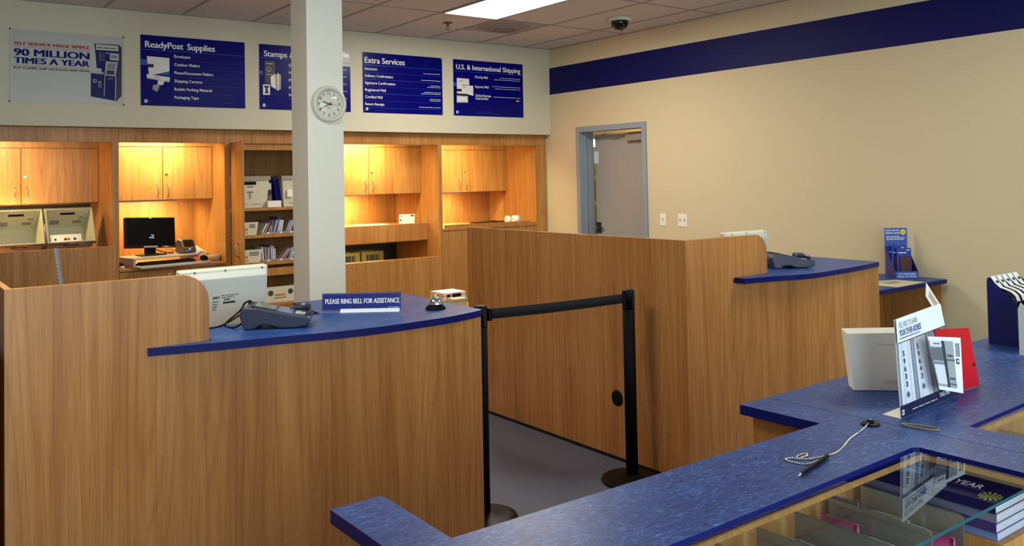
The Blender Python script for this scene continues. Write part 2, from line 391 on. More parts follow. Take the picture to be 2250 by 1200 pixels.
part('core', MB().lathe([(.0, -.05), (.07, -.048), (.105, -.036)], (4.835, 6.6, ZC), 32), plain('vent_core', (96, 92, 96), .5), t)
t = thing('fire_sprinkler', 'small sprinkler head hanging from the ceiling beside the fluorescent panel', 'sprinkler', (4.26, 6.69, ZC))
part('escutcheon', MB().lathe([(.02, -.012), (.045, -.006), (.046, -.001)], (4.26, 6.69, ZC), 24), plain('sprinkler_brass', (110, 96, 80), .35, .8), t)
sp = MB().lathe([(.008, -.04), (.009, -.012)], (4.26, 6.69, ZC), 12)
sp.tube([(4.248, 6.69, ZC-.035), (4.24, 6.69, ZC-.05), (4.256, 6.69, ZC-.066)], .003); sp.tube([(4.272, 6.69, ZC-.035), (4.28, 6.69, ZC-.05), (4.264, 6.69, ZC-.066)], .003)
part('head', sp, MATS['sprinkler_brass'], t)
part('deflector', MB().lathe([(.022, -.07), (.022, -.067)], (4.26, 6.69, ZC), 16), MATS['sprinkler_brass'], t)
t = thing('security_camera', 'black dome security camera on the ceiling near the blue stripe', 'camera', (5.49, 5.70, ZC))
part('mount_ring', MB().lathe([(.085, -.03), (.105, -.022), (.11, -.001)], (5.49, 5.70, ZC), 32), plain('camera_white', (214, 210, 204), .4), t)
part('dome', MB().lathe([(.0, -.112), (.03, -.108), (.055, -.095), (.074, -.07), (.08, -.045), (.08, -.028)], (5.49, 5.70, ZC), 32), plain('smoked_dome', (8, 8, 12), .08), t)
part('lens', MB().lathe([(.0, -.116), (.016, -.113), (.022, -.106)], (5.50, 5.69, ZC), 16), plain('camera_lens', (50, 50, 70), .1), t)

# ------------------------------------------------------------------ posters on the soffit
PY = YS-.004
def poster(label, x0, x1, z0, z1, mat, border=None):
    t = thing('poster', label, 'poster', ((x0+x1)/2, YS, z0))
    part('sheet', MB().box(x0, x1, PY, YS-.0005, z0, z1), mat, t)
    W, Hh = x1-x0, z1-z0
    pl = Plane((x0, PY, z1), (1, 0, 0), (0, 0, 1))
    return t, pl, W, Hh
# helper: positions on a poster as fractions (u from left, v from top)
def fit(pl, W, Hh, mb, s, u0, u1, v, cap, m=0, bold=.008, fat=0): pl.text(mb, s, u0*W, u1*W, -v*Hh, cap*Hh, m, bold, .001, fat)
def fr(pl, W, Hh, mb, pts, m=0, h=.0008): pl.poly(mb, [(u*W, -v*Hh) for u, v in pts][::-1], m, h)

t, pl, W, Hh = poster('white poster with red and blue lettering and a picture of a blue kiosk', .838, 1.651, 2.255, 2.809, M_GLOSSW)
tx = MB()
fit(pl, W, Hh, tx, 'SELF SERVICE MADE SIMPLE', .033, .685, .212, .043, 0, .004, .003)
fit(pl, W, Hh, tx, '90 MILLION', .033, .685, .360, .098, 1, .004, .009)
fit(pl, W, Hh, tx, 'TIMES A YEAR', .033, .685, .467, .084, 1, .004, .008)
fit(pl, W, Hh, tx, 'BUY STAMPS, SHIP PACKAGES AND MORE', .03, .69, .545, .031, 2, 0, .002)
for v in (.236, .495): fr(pl, W, Hh, tx, [(.033, v), (.685, v), (.685, v+.004), (.033, v+.004)], 0)
part('lettering', tx, [M_TXTR, M_TXTN, M_TXTG], t)
k = MB()
U = lambda a, b: ((a-75)/1665, (b-35-105*(a-75)/1665)/(1055-65*(a-75)/1665))
def kp(pts, m, h): fr(pl, W, Hh, k, [U(*p) for p in pts], m, h)
kp([(1288, 232), (1660, 250), (1705, 290), (1700, 1000), (1625, 1075), (1228, 1010), (1232, 672), (1325, 640), (1310, 460)], 0, .0008)
kp([(1660, 250), (1705, 290), (1700, 1000), (1625, 1075), (1640, 520)], 1, .0010)
kp([(1308, 242), (1655, 264), (1655, 345), (1315, 326)], 2, .0010)
kp([(1520, 372), (1660, 382), (1660, 486), (1522, 472)], 2, .0011); kp([(1535, 400), (1640, 408), (1640, 450), (1535, 442)], 3, .0013)
kp([(1460, 492), (1648, 506), (1610, 716), (1440, 700)], 4, .0012); kp([(1490, 520), (1615, 530), (1590, 620), (1480, 610)], 3, .0014); kp([(1476, 622), (1592, 632), (1586, 694), (1466, 684)], 1, .0014)
kp([(1440, 700), (1450, 700), (1435, 1010), (1425, 1008)], 4, .0012); kp([(1606, 716), (1622, 716), (1612, 1060), (1596, 1055)], 4, .0012)
kp([(1300, 595), (1395, 600), (1392, 650), (1285, 640)], 2, .0013); kp([(1285, 642), (1425, 655), (1425, 686), (1250, 670)], 4, .0012)
kp([(1265, 756), (1318, 760), (1318, 810), (1265, 804)], 4, .0013); kp([(1276, 766), (1310, 768), (1310, 800), (1276, 796)], 1, .0015)
kp([(1345, 780), (1390, 784), (1392, 880), (1345, 872)], 3, .0013); kp([(1362, 800), (1382, 802), (1384, 860), (1362, 856)], 1, .0015)
for j in range(6): kp([(1365, 365+22*j), (1380, 366+22*j), (1380, 376+22*j), (1365, 375+22*j)], 2, .0012); kp([(1392, 368+22*j), (1440+5*(j % 3), 371+22*j), (1440+5*(j % 3), 376+22*j), (1392, 373+22*j)], 3, .0012)
kp([(1455, 366), (1505, 369), (1505, 380), (1455, 377)], 2, .0012)
kp([(1485, 738), (1575, 745), (1575, 758), (1485, 750)], 3, .0013)
for j in range(3): 
    a = 1330+100*j; kp([(a, 286+6*j), (a+84, 290+6*j), (a+84, 302+6*j), (a, 297+6*j)], 1, .0013)
part('kiosk_picture', k, [plain('kiosk_navy', (18, 22, 92), .35, spec=.15), plain('kiosk_shade', (16, 16, 56), .25), M_GLOSSW, plain('kiosk_grey', (112, 116, 138), .3), plain('kiosk_trim', (166, 160, 160), .3)], t)
for u, v in ((.004, -.003), (.998, 0), (-.003, .998), (.997, 1.0)):
    part('pin', MB().lathe([(.006, 0), (.006, .004), (.003, .007)], (0, 0, 0), 12, 0, Matrix.Translation((.838+u*W, PY, 2.809-v*Hh)) @ Matrix.Rotation(PI/2, 4, 'X')), M_BLACK, t)

def blue_poster(label, x0, x1, z0=2.257, z1=2.845):
    t, pl, W, Hh = poster(label, x0, x1, z0, z1, M_NAVYP)
    tx = MB(); fr(pl, W, Hh, tx, [(0, .205), (1, .205), (1, .212), (0, .212)], 1)
    eagle(pl, tx, .03*W, -.96*Hh, .026, .026, 0, 2)
    pl.rect(tx, .066*W, .09*W, -.945*Hh, -.93*Hh, 2)
    return t, pl, W, Hh, tx
TXM = [M_TXTW, M_RULE, M_FAINT, M_TXTR]
t, pl, W, Hh, tx = blue_poster('navy poster headed ReadyPost Supplies with envelope and tape picture', 1.78, 2.654)
fit(pl, W, Hh, tx, 'ReadyPost', .04, .395, .175, .092, 0, .006, .004); fit(pl, W, Hh, tx, 'Supplies', .43, .70, .175, .092, 0, .006, .004)
for i, (s, e) in enumerate((('Envelopes', .46), ('Cushion Mailers', .552), ('Photo/Document Mailers', .68), ('Shipping Cartons', .57), ('Bubble Packing Material', .665), ('Packaging Tape', .537))):
    fit(pl, W, Hh, tx, s, .307, e, .30+.118*i, .042); v = .335+.118*i; fr(pl, W, Hh, tx, [(.3, v), (.98, v), (.98, v+.003), (.3, v+.003)], 2)
part('lettering', tx, TXM, t)
pc = MB()
fr(pl, W, Hh, pc, [(0, .35), (.07, .35), (.07, .43), (0, .43)], 2)
fr(pl, W, Hh, pc, [(.055, .30), (.262, .31), (.262, .53), (.075, .565)], 0, .001)
fr(pl, W, Hh, pc, [(.062, .41), (.118, .41), (.115, .46), (.068, .46)], 3, .0012)
fr(pl, W, Hh, pc, [(.262, .50), (.262, .555), (.13, .555)], 2, .0012)
fr(pl, W, Hh, pc, [(.052, .555), (.265, .585), (.262, .66), (.055, .62)], 0, .0014); fr(pl, W, Hh, pc, [(.055, .605), (.262, .643), (.262, .66), (.055, .62)], 1, .0016)
fr(pl, W, Hh, pc, [(.12, .585), (.18, .592), (.18, .60), (.12, .594)], 4, .0016)
fr(pl, W, Hh, pc, [(.155, .64), (.22, .63), (.20, .70), (.15, .71)], 0, .0018); fr(pl, W, Hh, pc, [(.11, .71), (.165, .69), (.175, .76), (.145, .80), (.105, .77)], 1, .002); fr(pl, W, Hh, pc, [(.165, .72), (.18, .74), (.165, .78), (.15, .785)], 3, .0022)
PICM = [plain('print_white', (222, 222, 226), .3), plain('print_grey', (150, 152, 160), .3), plain('print_sky_blue', (20, 72, 170), .3), plain('print_black', (14, 14, 30), .3), plain('print_red', (190, 40, 60), .3), plain('print_sage', (150, 160, 130), .3), plain('print_ochre', (190, 170, 120), .3)]
part('picture', pc, PICM, t)

t, pl, W, Hh, tx = blue_poster('navy poster headed Stamps half hidden behind the column', 2.785, 3.677)
fit(pl, W, Hh, tx, 'Stamps &', .047, .375, .185, .09, 0, .006, .004); fit(pl, W, Hh, tx, 'More', .42, .60, .185, .09, 0, .006, .004)
for i, (s, e) in enumerate((('Stamps', .45), ('Money Orders', .56), ('Passports', .49), ('Passport Photos', .59), ('PO Boxes', .48))):
    fit(pl, W, Hh, tx, s, .31, e, .32+.117*i, .042); v = .35+.117*i; fr(pl, W, Hh, tx, [(.3, v), (.98, v), (.98, v+.003), (.3, v+.003)], 2)
    pl.dash(tx, .78*W, .96*W, -(.32+.117*i)*Hh, .0042, 0)
part('lettering', tx, TXM, t)
pc = MB()
fr(pl, W, Hh, pc, [(0, .41), (.035, .41), (.035, .47), (0, .47)], 2)
fr(pl, W, Hh, pc, [(.055, .25), (.165, .25), (.165, .60), (.055, .60)], 3); fr(pl, W, Hh, pc, [(.065, .285), (.14, .29), (.14, .305), (.065, .30)], 1, .001)
pl.disc(pc, .098*W, -.385*Hh, .022, 1, .001); pl.disc(pc, .098*W, -.385*Hh, .015, 3, .0013); fr(pl, W, Hh, pc, [(.07, .455), (.13, .46), (.13, .475), (.07, .47)], 1, .001)
fr(pl, W, Hh, pc, [(.115, .50), (.155, .45), (.165, .68), (.12, .645)], 0, .0014); fr(pl, W, Hh, pc, [(.155, .45), (.18, .46), (.18, .70), (.165, .68)], 6, .0014)
fr(pl, W, Hh, pc, [(.185, .43), (.225, .465), (.222, .68), (.185, .71)], 5, .0016); fr(pl, W, Hh, pc, [(.185, .43), (.2, .445), (.198, .70), (.185, .71)], 0, .0018)
fr(pl, W, Hh, pc, [(.035, .62), (.108, .615), (.108, .775), (.035, .78)], 0, .0015)
fr(pl, W, Hh, pc, [(.045, .638), (.098, .635), (.096, .665), (.082, .675), (.092, .745), (.098, .755), (.046, .758), (.055, .745), (.062, .675), (.047, .665)], 3, .0018)
part('picture', pc, PICM, t)
pc = MB(); fr(pl, W, Hh, pc, [(.80, 0), (1, 0), (1, .26), (.80, .26)], 1, .0006); fr(pl, W, Hh, pc, [(.86, .02), (.99, .06), (.99, .12), (.88, .1)], 0, .0009); part('corner_picture', pc, PICM, t)

t, pl, W, Hh, tx = blue_poster('navy poster headed Extra Services', 3.809, 4.713)
fit(pl, W, Hh, tx, 'Extra Services', .024, .515, .175, .098, 0, .006, .004)
for i, (s, e) in enumerate((('Insurance', .172), ('Delivery Confirmation', .365), ('Signature Confirmation', .392), ('Registered Mail', .274), ('Certified Mail', .232), ('Return Receipt', .255))):
    v = .292+.117*i; fit(pl, W, Hh, tx, s, .024, e, v, .045)
    fr(pl, W, Hh, tx, [(0, v+.035), (1, v+.035), (1, v+.04), (0, v+.04)], 1 if i % 2 else 2)
    a = (.75, .72, .84, .76, .83, .69)[i]
    if i in (2, 3, 4): pl.dash(tx, a*W, .975*W, -(v-.022)*Hh, .0042, 0, w=.02)
    pl.dash(tx, (a-.04*(i in (2, 3)))*W, .975*W, -(v+.005)*Hh, .0042, 0, w=.02)
pl.dash(tx, .135*W, .27*W, -.965*Hh, .005, 2)
part('lettering', tx, TXM, t)
for u, v in ((.015, .97), (.985, .97), (.985, .02), (.015, .02)):
    part('screw', MB().lathe([(.007, 0), (.007, .002), (.004, .004)], (0, 0, 0), 12, 0, Matrix.Translation((3.809+u*W, PY, 2.845-v*Hh)) @ Matrix.Rotation(PI/2, 4, 'X')), plain('blue_grey_screw', (90, 100, 140), .35, .5), t)

t, pl, W, Hh, tx = blue_poster('navy poster headed U.S. & International Shipping nearest the right wall', 4.85, 5.758)
fit(pl, W, Hh, tx, 'U.S. & International Shipping', .037, .965, .172, .088, 0, .006, .004)
for s, e, v in (('Priority Mail', .48, .315), ('Express Mail', .49, .488), ('Global Express', .522, .648), ('Guaranteed', .48, .70)): fit(pl, W, Hh, tx, s, .30, e, v, .045)
for v, a in ((.29, .65), (.325, .575), (.452, .54), (.492, .585), (.645, .56)): pl.dash(tx, a*W, .96*W, -v*Hh, .0042, 0, w=.022)
pl.dash(tx, .30*W, .52*W, -.93*Hh, .006, 2); pl.dash(tx, .30*W, .66*W, -.955*Hh, .006, 2)
pl.rect(tx, .895*W, .93*W, -.705*Hh, -.685*Hh, 0); pl.rect(tx, .93*W, .955*W, -.705*Hh, -.685*Hh, 3)
part('lettering', tx, TXM, t)
pc = MB()
fr(pl, W, Hh, pc, [(0, .41), (.04, .41), (.04, .48), (0, .48)], 2)
fr(pl, W, Hh, pc, [(.045, .335), (.215, .335), (.215, .60), (.045, .62)], 0); fr(pl, W, Hh, pc, [(.045, .325), (.215, .33), (.215, .34), (.045, .335)], 4, .001)
fr(pl, W, Hh, pc, [(.04, .525), (.11, .525), (.11, .57), (.04, .57)], 3, .0012)
fr(pl, W, Hh, pc, [(.115, .46), (.27, .455), (.27, .635), (.115, .60)], 0, .0014); fr(pl, W, Hh, pc, [(.115, .452), (.20, .452), (.20, .46), (.115, .462)], 3, .0016)
fr(pl, W, Hh, pc, [(.13, .485), (.165, .485), (.165, .502), (.13, .502)], 1, .0016); fr(pl, W, Hh, pc, [(.07, .375), (.13, .375), (.13, .39), (.07, .39)], 1, .001)
fr(pl, W, Hh, pc, [(.038, .605), (.195, .61), (.195, .64), (.038, .635)], 3, .0016); fr(pl, W, Hh, pc, [(.038, .64), (.195, .645), (.195, .765), (.038, .775)], 5, .0016); fr(pl, W, Hh, pc, [(.045, .66), (.185, .66), (.185, .75), (.045, .755)], 0, .0018)
part('picture', pc, PICM, t)

# ------------------------------------------------------------------ wall clock on the column
CY = 4.97
ck = thing('wall_clock', 'round white wall clock on the column', 'clock', (2.274, CY, 2.078))
RX = Matrix.Translation((2.274, CY, 2.078)) @ Matrix.Rotation(PI/2, 4, 'X')
part('case', MB().lathe([(.112, 0), (.115, .008), (.114, .022), (.106, .036), (.096, .038), (.090, .030), (.088, .015), (.088, 0), (.112, 0)], (0, 0, 0), 48, 0, RX), plain('clock_case', (222, 218, 204), .35), ck)
part('dial', MB().lathe([(.089, .012), (.089, .014)], (0, 0, 0), 48, 0, RX), plain('clock_dial', (228, 228, 218), .5), ck)
pl = Plane((2.274, CY-.0155, 2.078), (1, 0, 0), (0, 0, 1)); 
for i in range(1, 13):
    nm = MB()
    a = PI/2-i*PI/6; x, y = .068*math.cos(a), .068*math.sin(a); wd = .013 if i < 10 else .02
    if i == 1: wd = .004
    if i == 11: wd = .012
    pl.text(nm, str(i), x-wd/2, x+wd/2, y-.0095, .019, 0, .0)
    part('numeral', nm, plain('clock_numerals', (62, 66, 62), .5), ck)
nm = MB(); pl.dash(nm, -.008, .008, -.026, .004, 0, .001, .006); part('dial_mark', nm, MATS['clock_numerals'], ck)
def hand(name, ang, ln, wd, mat, h):
    b = MB(); c, s = math.cos(ang), math.sin(ang)
    q = [(-.018, -wd/2), (ln, -wd/3), (ln, wd/3), (-.018, wd/2)]
    pp = Plane((2.274, CY-h, 2.078), (1, 0, 0), (0, 0, 1))
    lo = [pp.p(a*c-d*s, a*s+d*c, 0) for a, d in q]; hi = [pp.p(a*c-d*s, a*s+d*c, .0012) for a, d in q]
    b.add(lo+hi, [(3, 2, 1, 0), (4, 5, 6, 7), (0, 1, 5, 4), (1, 2, 6, 5), (2, 3, 7, 6), (3, 0, 4, 7)]); part(name, b, mat, ck)
hand('hour_hand', PI/2-(9.67)*PI/6, .046, .006, M_TXTK, .019)
hand('minute_hand', PI/2-40*PI/30, .07, .005, M_TXTK, .0215)
hand('second_hand', PI/2-16*PI/30, .07, .0016, plain('red_hand', (150, 50, 50), .4), .024)
part('hub', MB().lathe([(.005, .018), (.005, .028)], (0, 0, 0), 16, 0, RX), MATS['red_hand'], ck)
part('crystal', MB().lathe([(.088, .030), (.07, .036), (.04, .040), (.0, .0415)], (0, 0, 0), 48, 0, RX), pane_glass('clock_crystal', (.985, .985, .98, 1), 0, .7), ck)

# ------------------------------------------------------------------ wall of service cabinets
F0, F1, YK = 7.62, 7.645, 8.53
def pull(mb, x, y, z, ln=.1):
    """slim D-shaped door pull standing off the face (towards -y)"""
    mb.tube([(x, y, z), (x, y-.02, z+.004), (x, y-.028, z+.02), (x, y-.028, z+ln-.02), (x, y-.02, z+ln-.004), (x, y, z+ln)], .005, 0, 8)
def upper(t, x0, x1, yd, zb, zt, seam, lamp, power, low=True):
    c = MB(); c.box(x0, x1, yd+.02, YK, zb, zb+.018); c.box(x0, x1, yd+.02, YK, zt, zt+.018); c.box(x0, x1, yd, yd+.02, zt+.004, 2.05)
    c.box(x0, x0+.018, yd+.02, YK, zb+.018, zt); c.box(x1-.018, x1, yd+.02, YK, zb+.018, zt); c.box(seam-.009, seam+.009, yd+.03, YK, zb+.018, zt)
    part('upper_carcass', c, M_WOODIN, t)
    for a, b, hx in ((x0+.003, seam-.003, seam-.045), (seam+.003, x1-.003, seam+.045)):
        d = part('door', MB().box(a, b, yd, yd+.019, zb, zt-.002), M_WOODIN, t, .0015)
        h = MB(); pull(h, hx, yd, zb+.035); part('handle', h, M_STEEL, d)
        if hx > seam:
            M = Matrix.Translation((seam+.03, yd, zb+.225)) @ Matrix.Rotation(PI/2, 4, 'X')
            part('lock', MB().lathe([(.013, 0), (.013, .006), (.009, .009)], (0, 0, 0), 20, 0, M), M_CHROME, d)
    b = MB().box(lamp-.27, lamp+.27, F1+.012, F1+.045, 1.985, 2.03); part('lamp_housing', b, M_GREYPL, t)
    b = MB().box(lamp-.25, lamp+.25, F1+.018, F1+.04, 1.978, 1.985); part('lamp_tube', b, M_TUBE, t)
    area('cabinet_lamp', Vector((lamp, F1+.05, 1.972))-t.location, (math.radians(28), 0, 0), .5, .05, power, NICHE, t)
    if low:
        b = MB().box(lamp-.27, lamp+.27, YK-.26, YK-.22, zb-.02, zb); part('lamp_housing', b, M_GREYPL, t)
        area('cabinet_lamp', Vector((lamp, YK-.24, zb-.026))-t.location, (math.radians(12), 0, 0), .5, .05, power*.8, NICHE, t)
def shell(t, x0, x1, zback=0.0):
    for a, b in ((x0, x0+.025), (x1-.025, x1)): part('end_panel', MB().box(a, b, F0, YK, 0, 2.07), M_WOODIN, t, .0015)
    part('top_rail', MB().box(x0+.026, x1-.026, F0, F1, 1.952, 2.07), M_WOODIN, t, .0015)
    part('top_panel', MB().box(x0+.025, x1-.025, F1, YK, 2.05, 2.07), M_WOODIN, t)
    part('back_panel', MB().box(x0+.025, x1-.025, YK, YK+.015, zback, 2.07), M_WOODIN, t)
    part('toe_kick', MB().box(x0+.025, x1-.025, F0+.06, F0+.08, 0, .1), M_DKBASE, t)
# cabinet with the mail tubs
c1 = thing('service_cabinet', 'tall oak cabinet at far left holding two mail tubs under wide doors', 'cabinet', (.96, F0, 0))
shell(c1, .35, 1.602, 1.44); upper(c1, .375, 1.577, 8.14, 1.458, 1.922, .985, .72, 8.5, False)
part('front_panel', MB().box(.376, 1.576, F0, F0+.02, .1, 1.10), M_WOODIN, c1, .0015)
part('ledge', MB().box(.376, 1.576, F0+.02, F0+.10, 1.08, 1.10), M_WOODIN, c1)
part('shelf', MB().box(.376, 1.576, F0+.02, 8.5, .90, .92), M_WOODIN, c1)
area('tub_lamp', Vector((.75, 8.05, 1.452))-c1.location, (math.radians(-12), 0, 0), .6, .05, 9, (1, .86, .52), c1)
# cabinet with the computer
c2 = thing('service_cabinet', 'oak cabinet with the computer monitor on its worktop below two doors', 'cabinet', (2.06, F0, 0))
shell(c2, 1.602, 2.522); upper(c2, 1.628, 2.496, 7.96, 1.464, 1.932, 2.06, 2.0, 9)
part('worktop', MB().box(1.628, 2.496, F0-.01, YK, .885, .909), M_WOODIN, c2, .002)
for a, b in ((1.63, 2.062), (2.068, 2.494)):
    d = part('drawer', MB().box(a, b, F0, F0+.02, .68, .88), M_WOODIN, c2, .0015)
    M = Matrix.Translation((b-.045 if a < 2 else a+.3, F0, .832)) @ Matrix.Rotation(PI/2, 4, 'X')
    part('lock', MB().lathe([(.013, 0), (.013, .006), (.009, .009)], (0, 0, 0), 20, 0, M), M_CHROME, d)
    d = part('door', MB().box(a, b, F0, F0+.02, .1, .675), M_WOODIN, c2, .0015)
# storage cabinet standing open
c3 = thing('storage_cabinet', 'open oak cabinet with mail on its shelves left of the column', 'cabinet', (2.98, F0, 0))
for a, b in ((2.522, 2.547), (3.415, 3.44)): part('end_panel', MB().box(a, b, F0, 8.32, 0, 2.07), M_WOODIN, c3, .0015)
part('top_rail', MB().box(2.548, 3.414, F0, F1, 1.952, 2.07), M_WOODIN, c3, .0015)
part('header', MB().box(2.548, 3.414, F1, F1+.03, 1.893, 1.952), M_WOODIN, c3)
b = MB().box(2.547, 2.80, 8.30, 8.315, .1, 2.05); b.box(2.804, 3.415, 8.30, 8.315, .1, 2.05); part('back_panel', b, M_WOODIN, c3)
part('top_panel', MB().box(2.547, 3.415, F1, 8.3, 2.05, 2.07), M_WOODIN, c3)
for z in (1.342, 1.095, .845, .465): part('shelf', MB().box(2.548, 3.414, F0+.05, 8.3, z, z+.026), M_WOODIN, c3, .001)
part('rail', MB().box(2.548, 3.414, F0+.05, F0+.07, .745, .815), M_WOODIN, c3, .001)
part('base_panel', MB().box(2.548, 3.414, F0+.05, F0+.07, 0, .46), M_WOODIN, c3, .001)
d = part('door', MB().box(2.551, 2.571, 7.335, F0-.004, .12, 1.958), M_WOODIN, c3, .0015)
h = MB(); h.tube([(2.551, 7.44, .96), (2.528, 7.44, .965), (2.522, 7.44, .98), (2.522, 7.44, 1.05), (2.528, 7.44, 1.065), (2.551, 7.44, 1.07)], .005); part('handle', h, M_STEEL, d)
# cabinet with the slot, right of the column
c4 = thing('service_cabinet', 'oak cabinet right of the column with two doors above an open slot', 'cabinet', (4.08, F0, 0))
shell(c4, 3.44, 4.724, 1.0); upper(c4, 3.465, 4.699, 7.96, 1.455, 1.94, 4.08, 3.95, 12)
b = MB().box(3.466, 4.698, 7.84, 7.86, .965, 1.14); b.box(3.466, 4.698, 7.86, YK, 1.115, 1.133); part('shelf', b, M_WOODIN, c4, .0015)
part('slot_top', MB().box(3.466, 4.698, 7.87, YK, .955, .972), M_WOODIN, c4)
part('front_panel', MB().box(3.466, 4.698, F0, F0+.02, .1, .80), M_WOODIN, c4, .0015)
part('ledge', MB().box(3.466, 4.698, F0+.02, F0+.09, .775, .80), M_WOODIN, c4)
part('lower_shelf', MB().box(3.466, 4.698, F0+.02, YK, .53, .55), M_WOODIN, c4)
area('slot_lamp', Vector((3.95, 8.0, .95))-c4.location, (0, 0, 0), .6, .05, 1.6, NICHE, c4)
# cabinet in the corner
c5 = thing('service_cabinet', 'oak cabinet in the corner by the grey door with white tape rolls on it', 'cabinet', (5.43, F0, 0))
shell(c5, 4.724, 6.13); upper(c5, 4.749, 5.985, 8.17, 1.447, 1.92, 5.36, 5.12, 11)
part('corner_stile', MB().box(5.985, 6.104, F0, F0+.02, 0, 1.951), M_WOODIN, c5, .0015)
part('side_liner', MB().box(5.985, 6.0, F0+.02, YK, 1.09, 2.05), M_WOODIN, c5)
part('worktop', MB().box(4.75, 5.984, F0-.01, YK, 1.06, 1.085), M_WOODIN, c5, .002)
part('front_panel', MB().box(4.75, 5.984, F0, F0+.02, .1, 1.058), M_WOODIN, c5, .0015)

# ------------------------------------------------------------------ mail tubs
def tub_parts(t, wd, ln, dp, M, lab=None, marks=True, hole=True):
    """open corrugated tub: local x width, y length, z depth; opening at z=dp"""
    tp = .86; th = .005
    def ring(k, z, inset=0): a, b = wd/2*k-inset, ln/2*k-inset; return [(-a, -b, z), (a, -b, z), (a, b, z), (-a, b, z)]
    o0, o1, i1, i0 = ring(tp, 0), ring(1, dp), ring(1, dp, th), ring(tp, th, th)
    m = MB(); vs = o0+o1+i1+i0; fs = [(3, 2, 1, 0), (12, 13, 14, 15)]
    for a, b in ((0, 4), (4, 8), (8, 12)): fs += [(a+i, a+(i+1) % 4, b+(i+1) % 4, b+i) for i in range(4)]
    m.add(vs, fs, 0, False, M)
    part('body', m, M_TUB, t)
    r = MB(); e = .008
    a, b = wd/2, ln/2
    for x0, x1, y0, y1 in ((-a-e, a+e, -b-e, -b), (-a-e, a+e, b, b+e), (-a-e, -a, -b, b), (a, a+e, -b, b)): r.box(x0, x1, y0, y1, dp-.035, dp+.004, 0, M)
    part('rim', r, M_TUBD, t, .002)
    if hole:
        hb = MB()
        z0, z1 = dp-.075, dp-.045; kk = lambda z: ln/2*(tp+(1-tp)*z/dp)
        hb.add([(-.055, kk(z0)-th-.001, z0), (.055, kk(z0)-th-.001, z0), (.055, kk(z1)-th-.001, z1), (-.055, kk(z1)-th-.001, z1)], [(0, 1, 2, 3)], 0, False, M)
        part('hand_hole', hb, M_BLKPL, t); hb = MB()
        hb.add([(-.055, -kk(z0)-.001, z0), (.055, -kk(z0)-.001, z0), (.055, -kk(z1)-.001, z1), (-.055, -kk(z1)-.001, z1)], [(0, 1, 2, 3)], 0, False, M)
        part('hand_hole', hb, M_BLKPL, t)
    if marks:
        k = MB(); yb = lambda z: ln/2*(tp+(1-tp)*z/dp)-th-.0015
        for x0, x1, z0, z1 in ((-.12, -.05, .05, .11), (.05, .12, .06, .10), (-.02, .02, .12, .125), (.09, .13, .13, .15)):
            k.add([(x0, yb(z0), z0), (x1, yb(z0), z0), (x1, yb(z1), z1), (x0, yb(z1), z1)], [(0, 1, 2, 3)], 0, False, M)
        yo = lambda z: -ln/2*(tp+(1-tp)*z/dp)-.0015
        for x0, x1, z0, z1, c in ((-.07, .07, .165, .172, 1), (-.03, .03, .185, .20, 0), (-.008, .008, .08, .15, 0), (-.03, .03, .135, .15, 0), (-.10, -.02, .03, .036, 0), (.02, .10, .03, .036, 0)):
            k.add([(x0, yo(z0), z0), (x1, yo(z0), z0), (x1, yo(z1), z1), (x0, yo(z1), z1)], [(0, 1, 2, 3)], c, False, M)
        part('markings', k, [plain('tub_print', (138, 136, 130), .5), plain('pale_print', (226, 222, 210), .5)], t)
    if lab:
        k = MB(); y = -ln/2-e-.001
        for x0, x1, c in lab: k.add([(x0, y, dp-.028), (x1, y, dp-.028), (x1, y, dp-.004), (x0, y, dp-.004)], [(0, 1, 2, 3)], c, False, M)
        part('label_strip', k, [plain('orange_label', (226, 160, 60), .5), plain('white_label', (226, 218, 196), .5), plain('pink_label', (220, 170, 150), .5)], t)
TILT = math.radians(58)
def tilted(x): return Matrix.Translation((x, 7.985, 1.20)) @ Matrix.Rotation(TILT, 4, 'X')
for x, lab, txt in ((.93, [(-.02, .03, 0), (.03, .05, 1), (.05, .09, 0)], 'empty tilted mail tub with an orange label, left of the other tub'), (1.305, [(-.02, .02, 1), (.02, .06, 2), (.06, .09, 1)], 'tilted mail tub with a white carton inside, by the cabinet side')):
    t = thing('mail_tub', txt, 'mail tub', (x, 8.02, .92), 0, 'tilted tubs in the left cabinet')
    M = tilted(x) @ Matrix.Translation((0, 0, -.11))
    tub_parts(t, .345, .31, .26, M, lab)
bx = MB(); M = tilted(1.285) @ Matrix.Translation((0, 0, -.11)); bx.box(-.13, .10, -.130, -.06, .008, .215, 0, M)
for x0, x1, c in ((-.10, -.085, 1), (-.03, -.005, 2), (0, .012, 2), (.04, .06, 1)): bx.add([(x0, -.115, .2155), (x1, -.115, .2155), (x1, -.095, .2155), (x0, -.095, .2155)], [(0, 1, 2, 3)], c, False, M)
single('carton', bx, [M_WHITE, M_TXTB, M_TXTR], 'white printed carton lying inside the right tilted mail tub', 'box')
t = thing('mail_tub', 'pale tub standing behind the tilted tubs in the left cabinet', 'mail tub', (1.52, 8.95, .9))
tub_parts(t, .34, .3, .5, Matrix.Translation((1.55, 8.95, .9)), None, True, False)
tb = MB().box(.6, 1.9, 8.7, 9.6, .86, .9).box(.64, .70, 8.74, 9.56, 0, .86).box(1.80, 1.86, 8.74, 9.56, 0, .86); single('work_table', tb, M_GREYPL, 'grey table in the dark workroom behind the left cabinet', 'table')

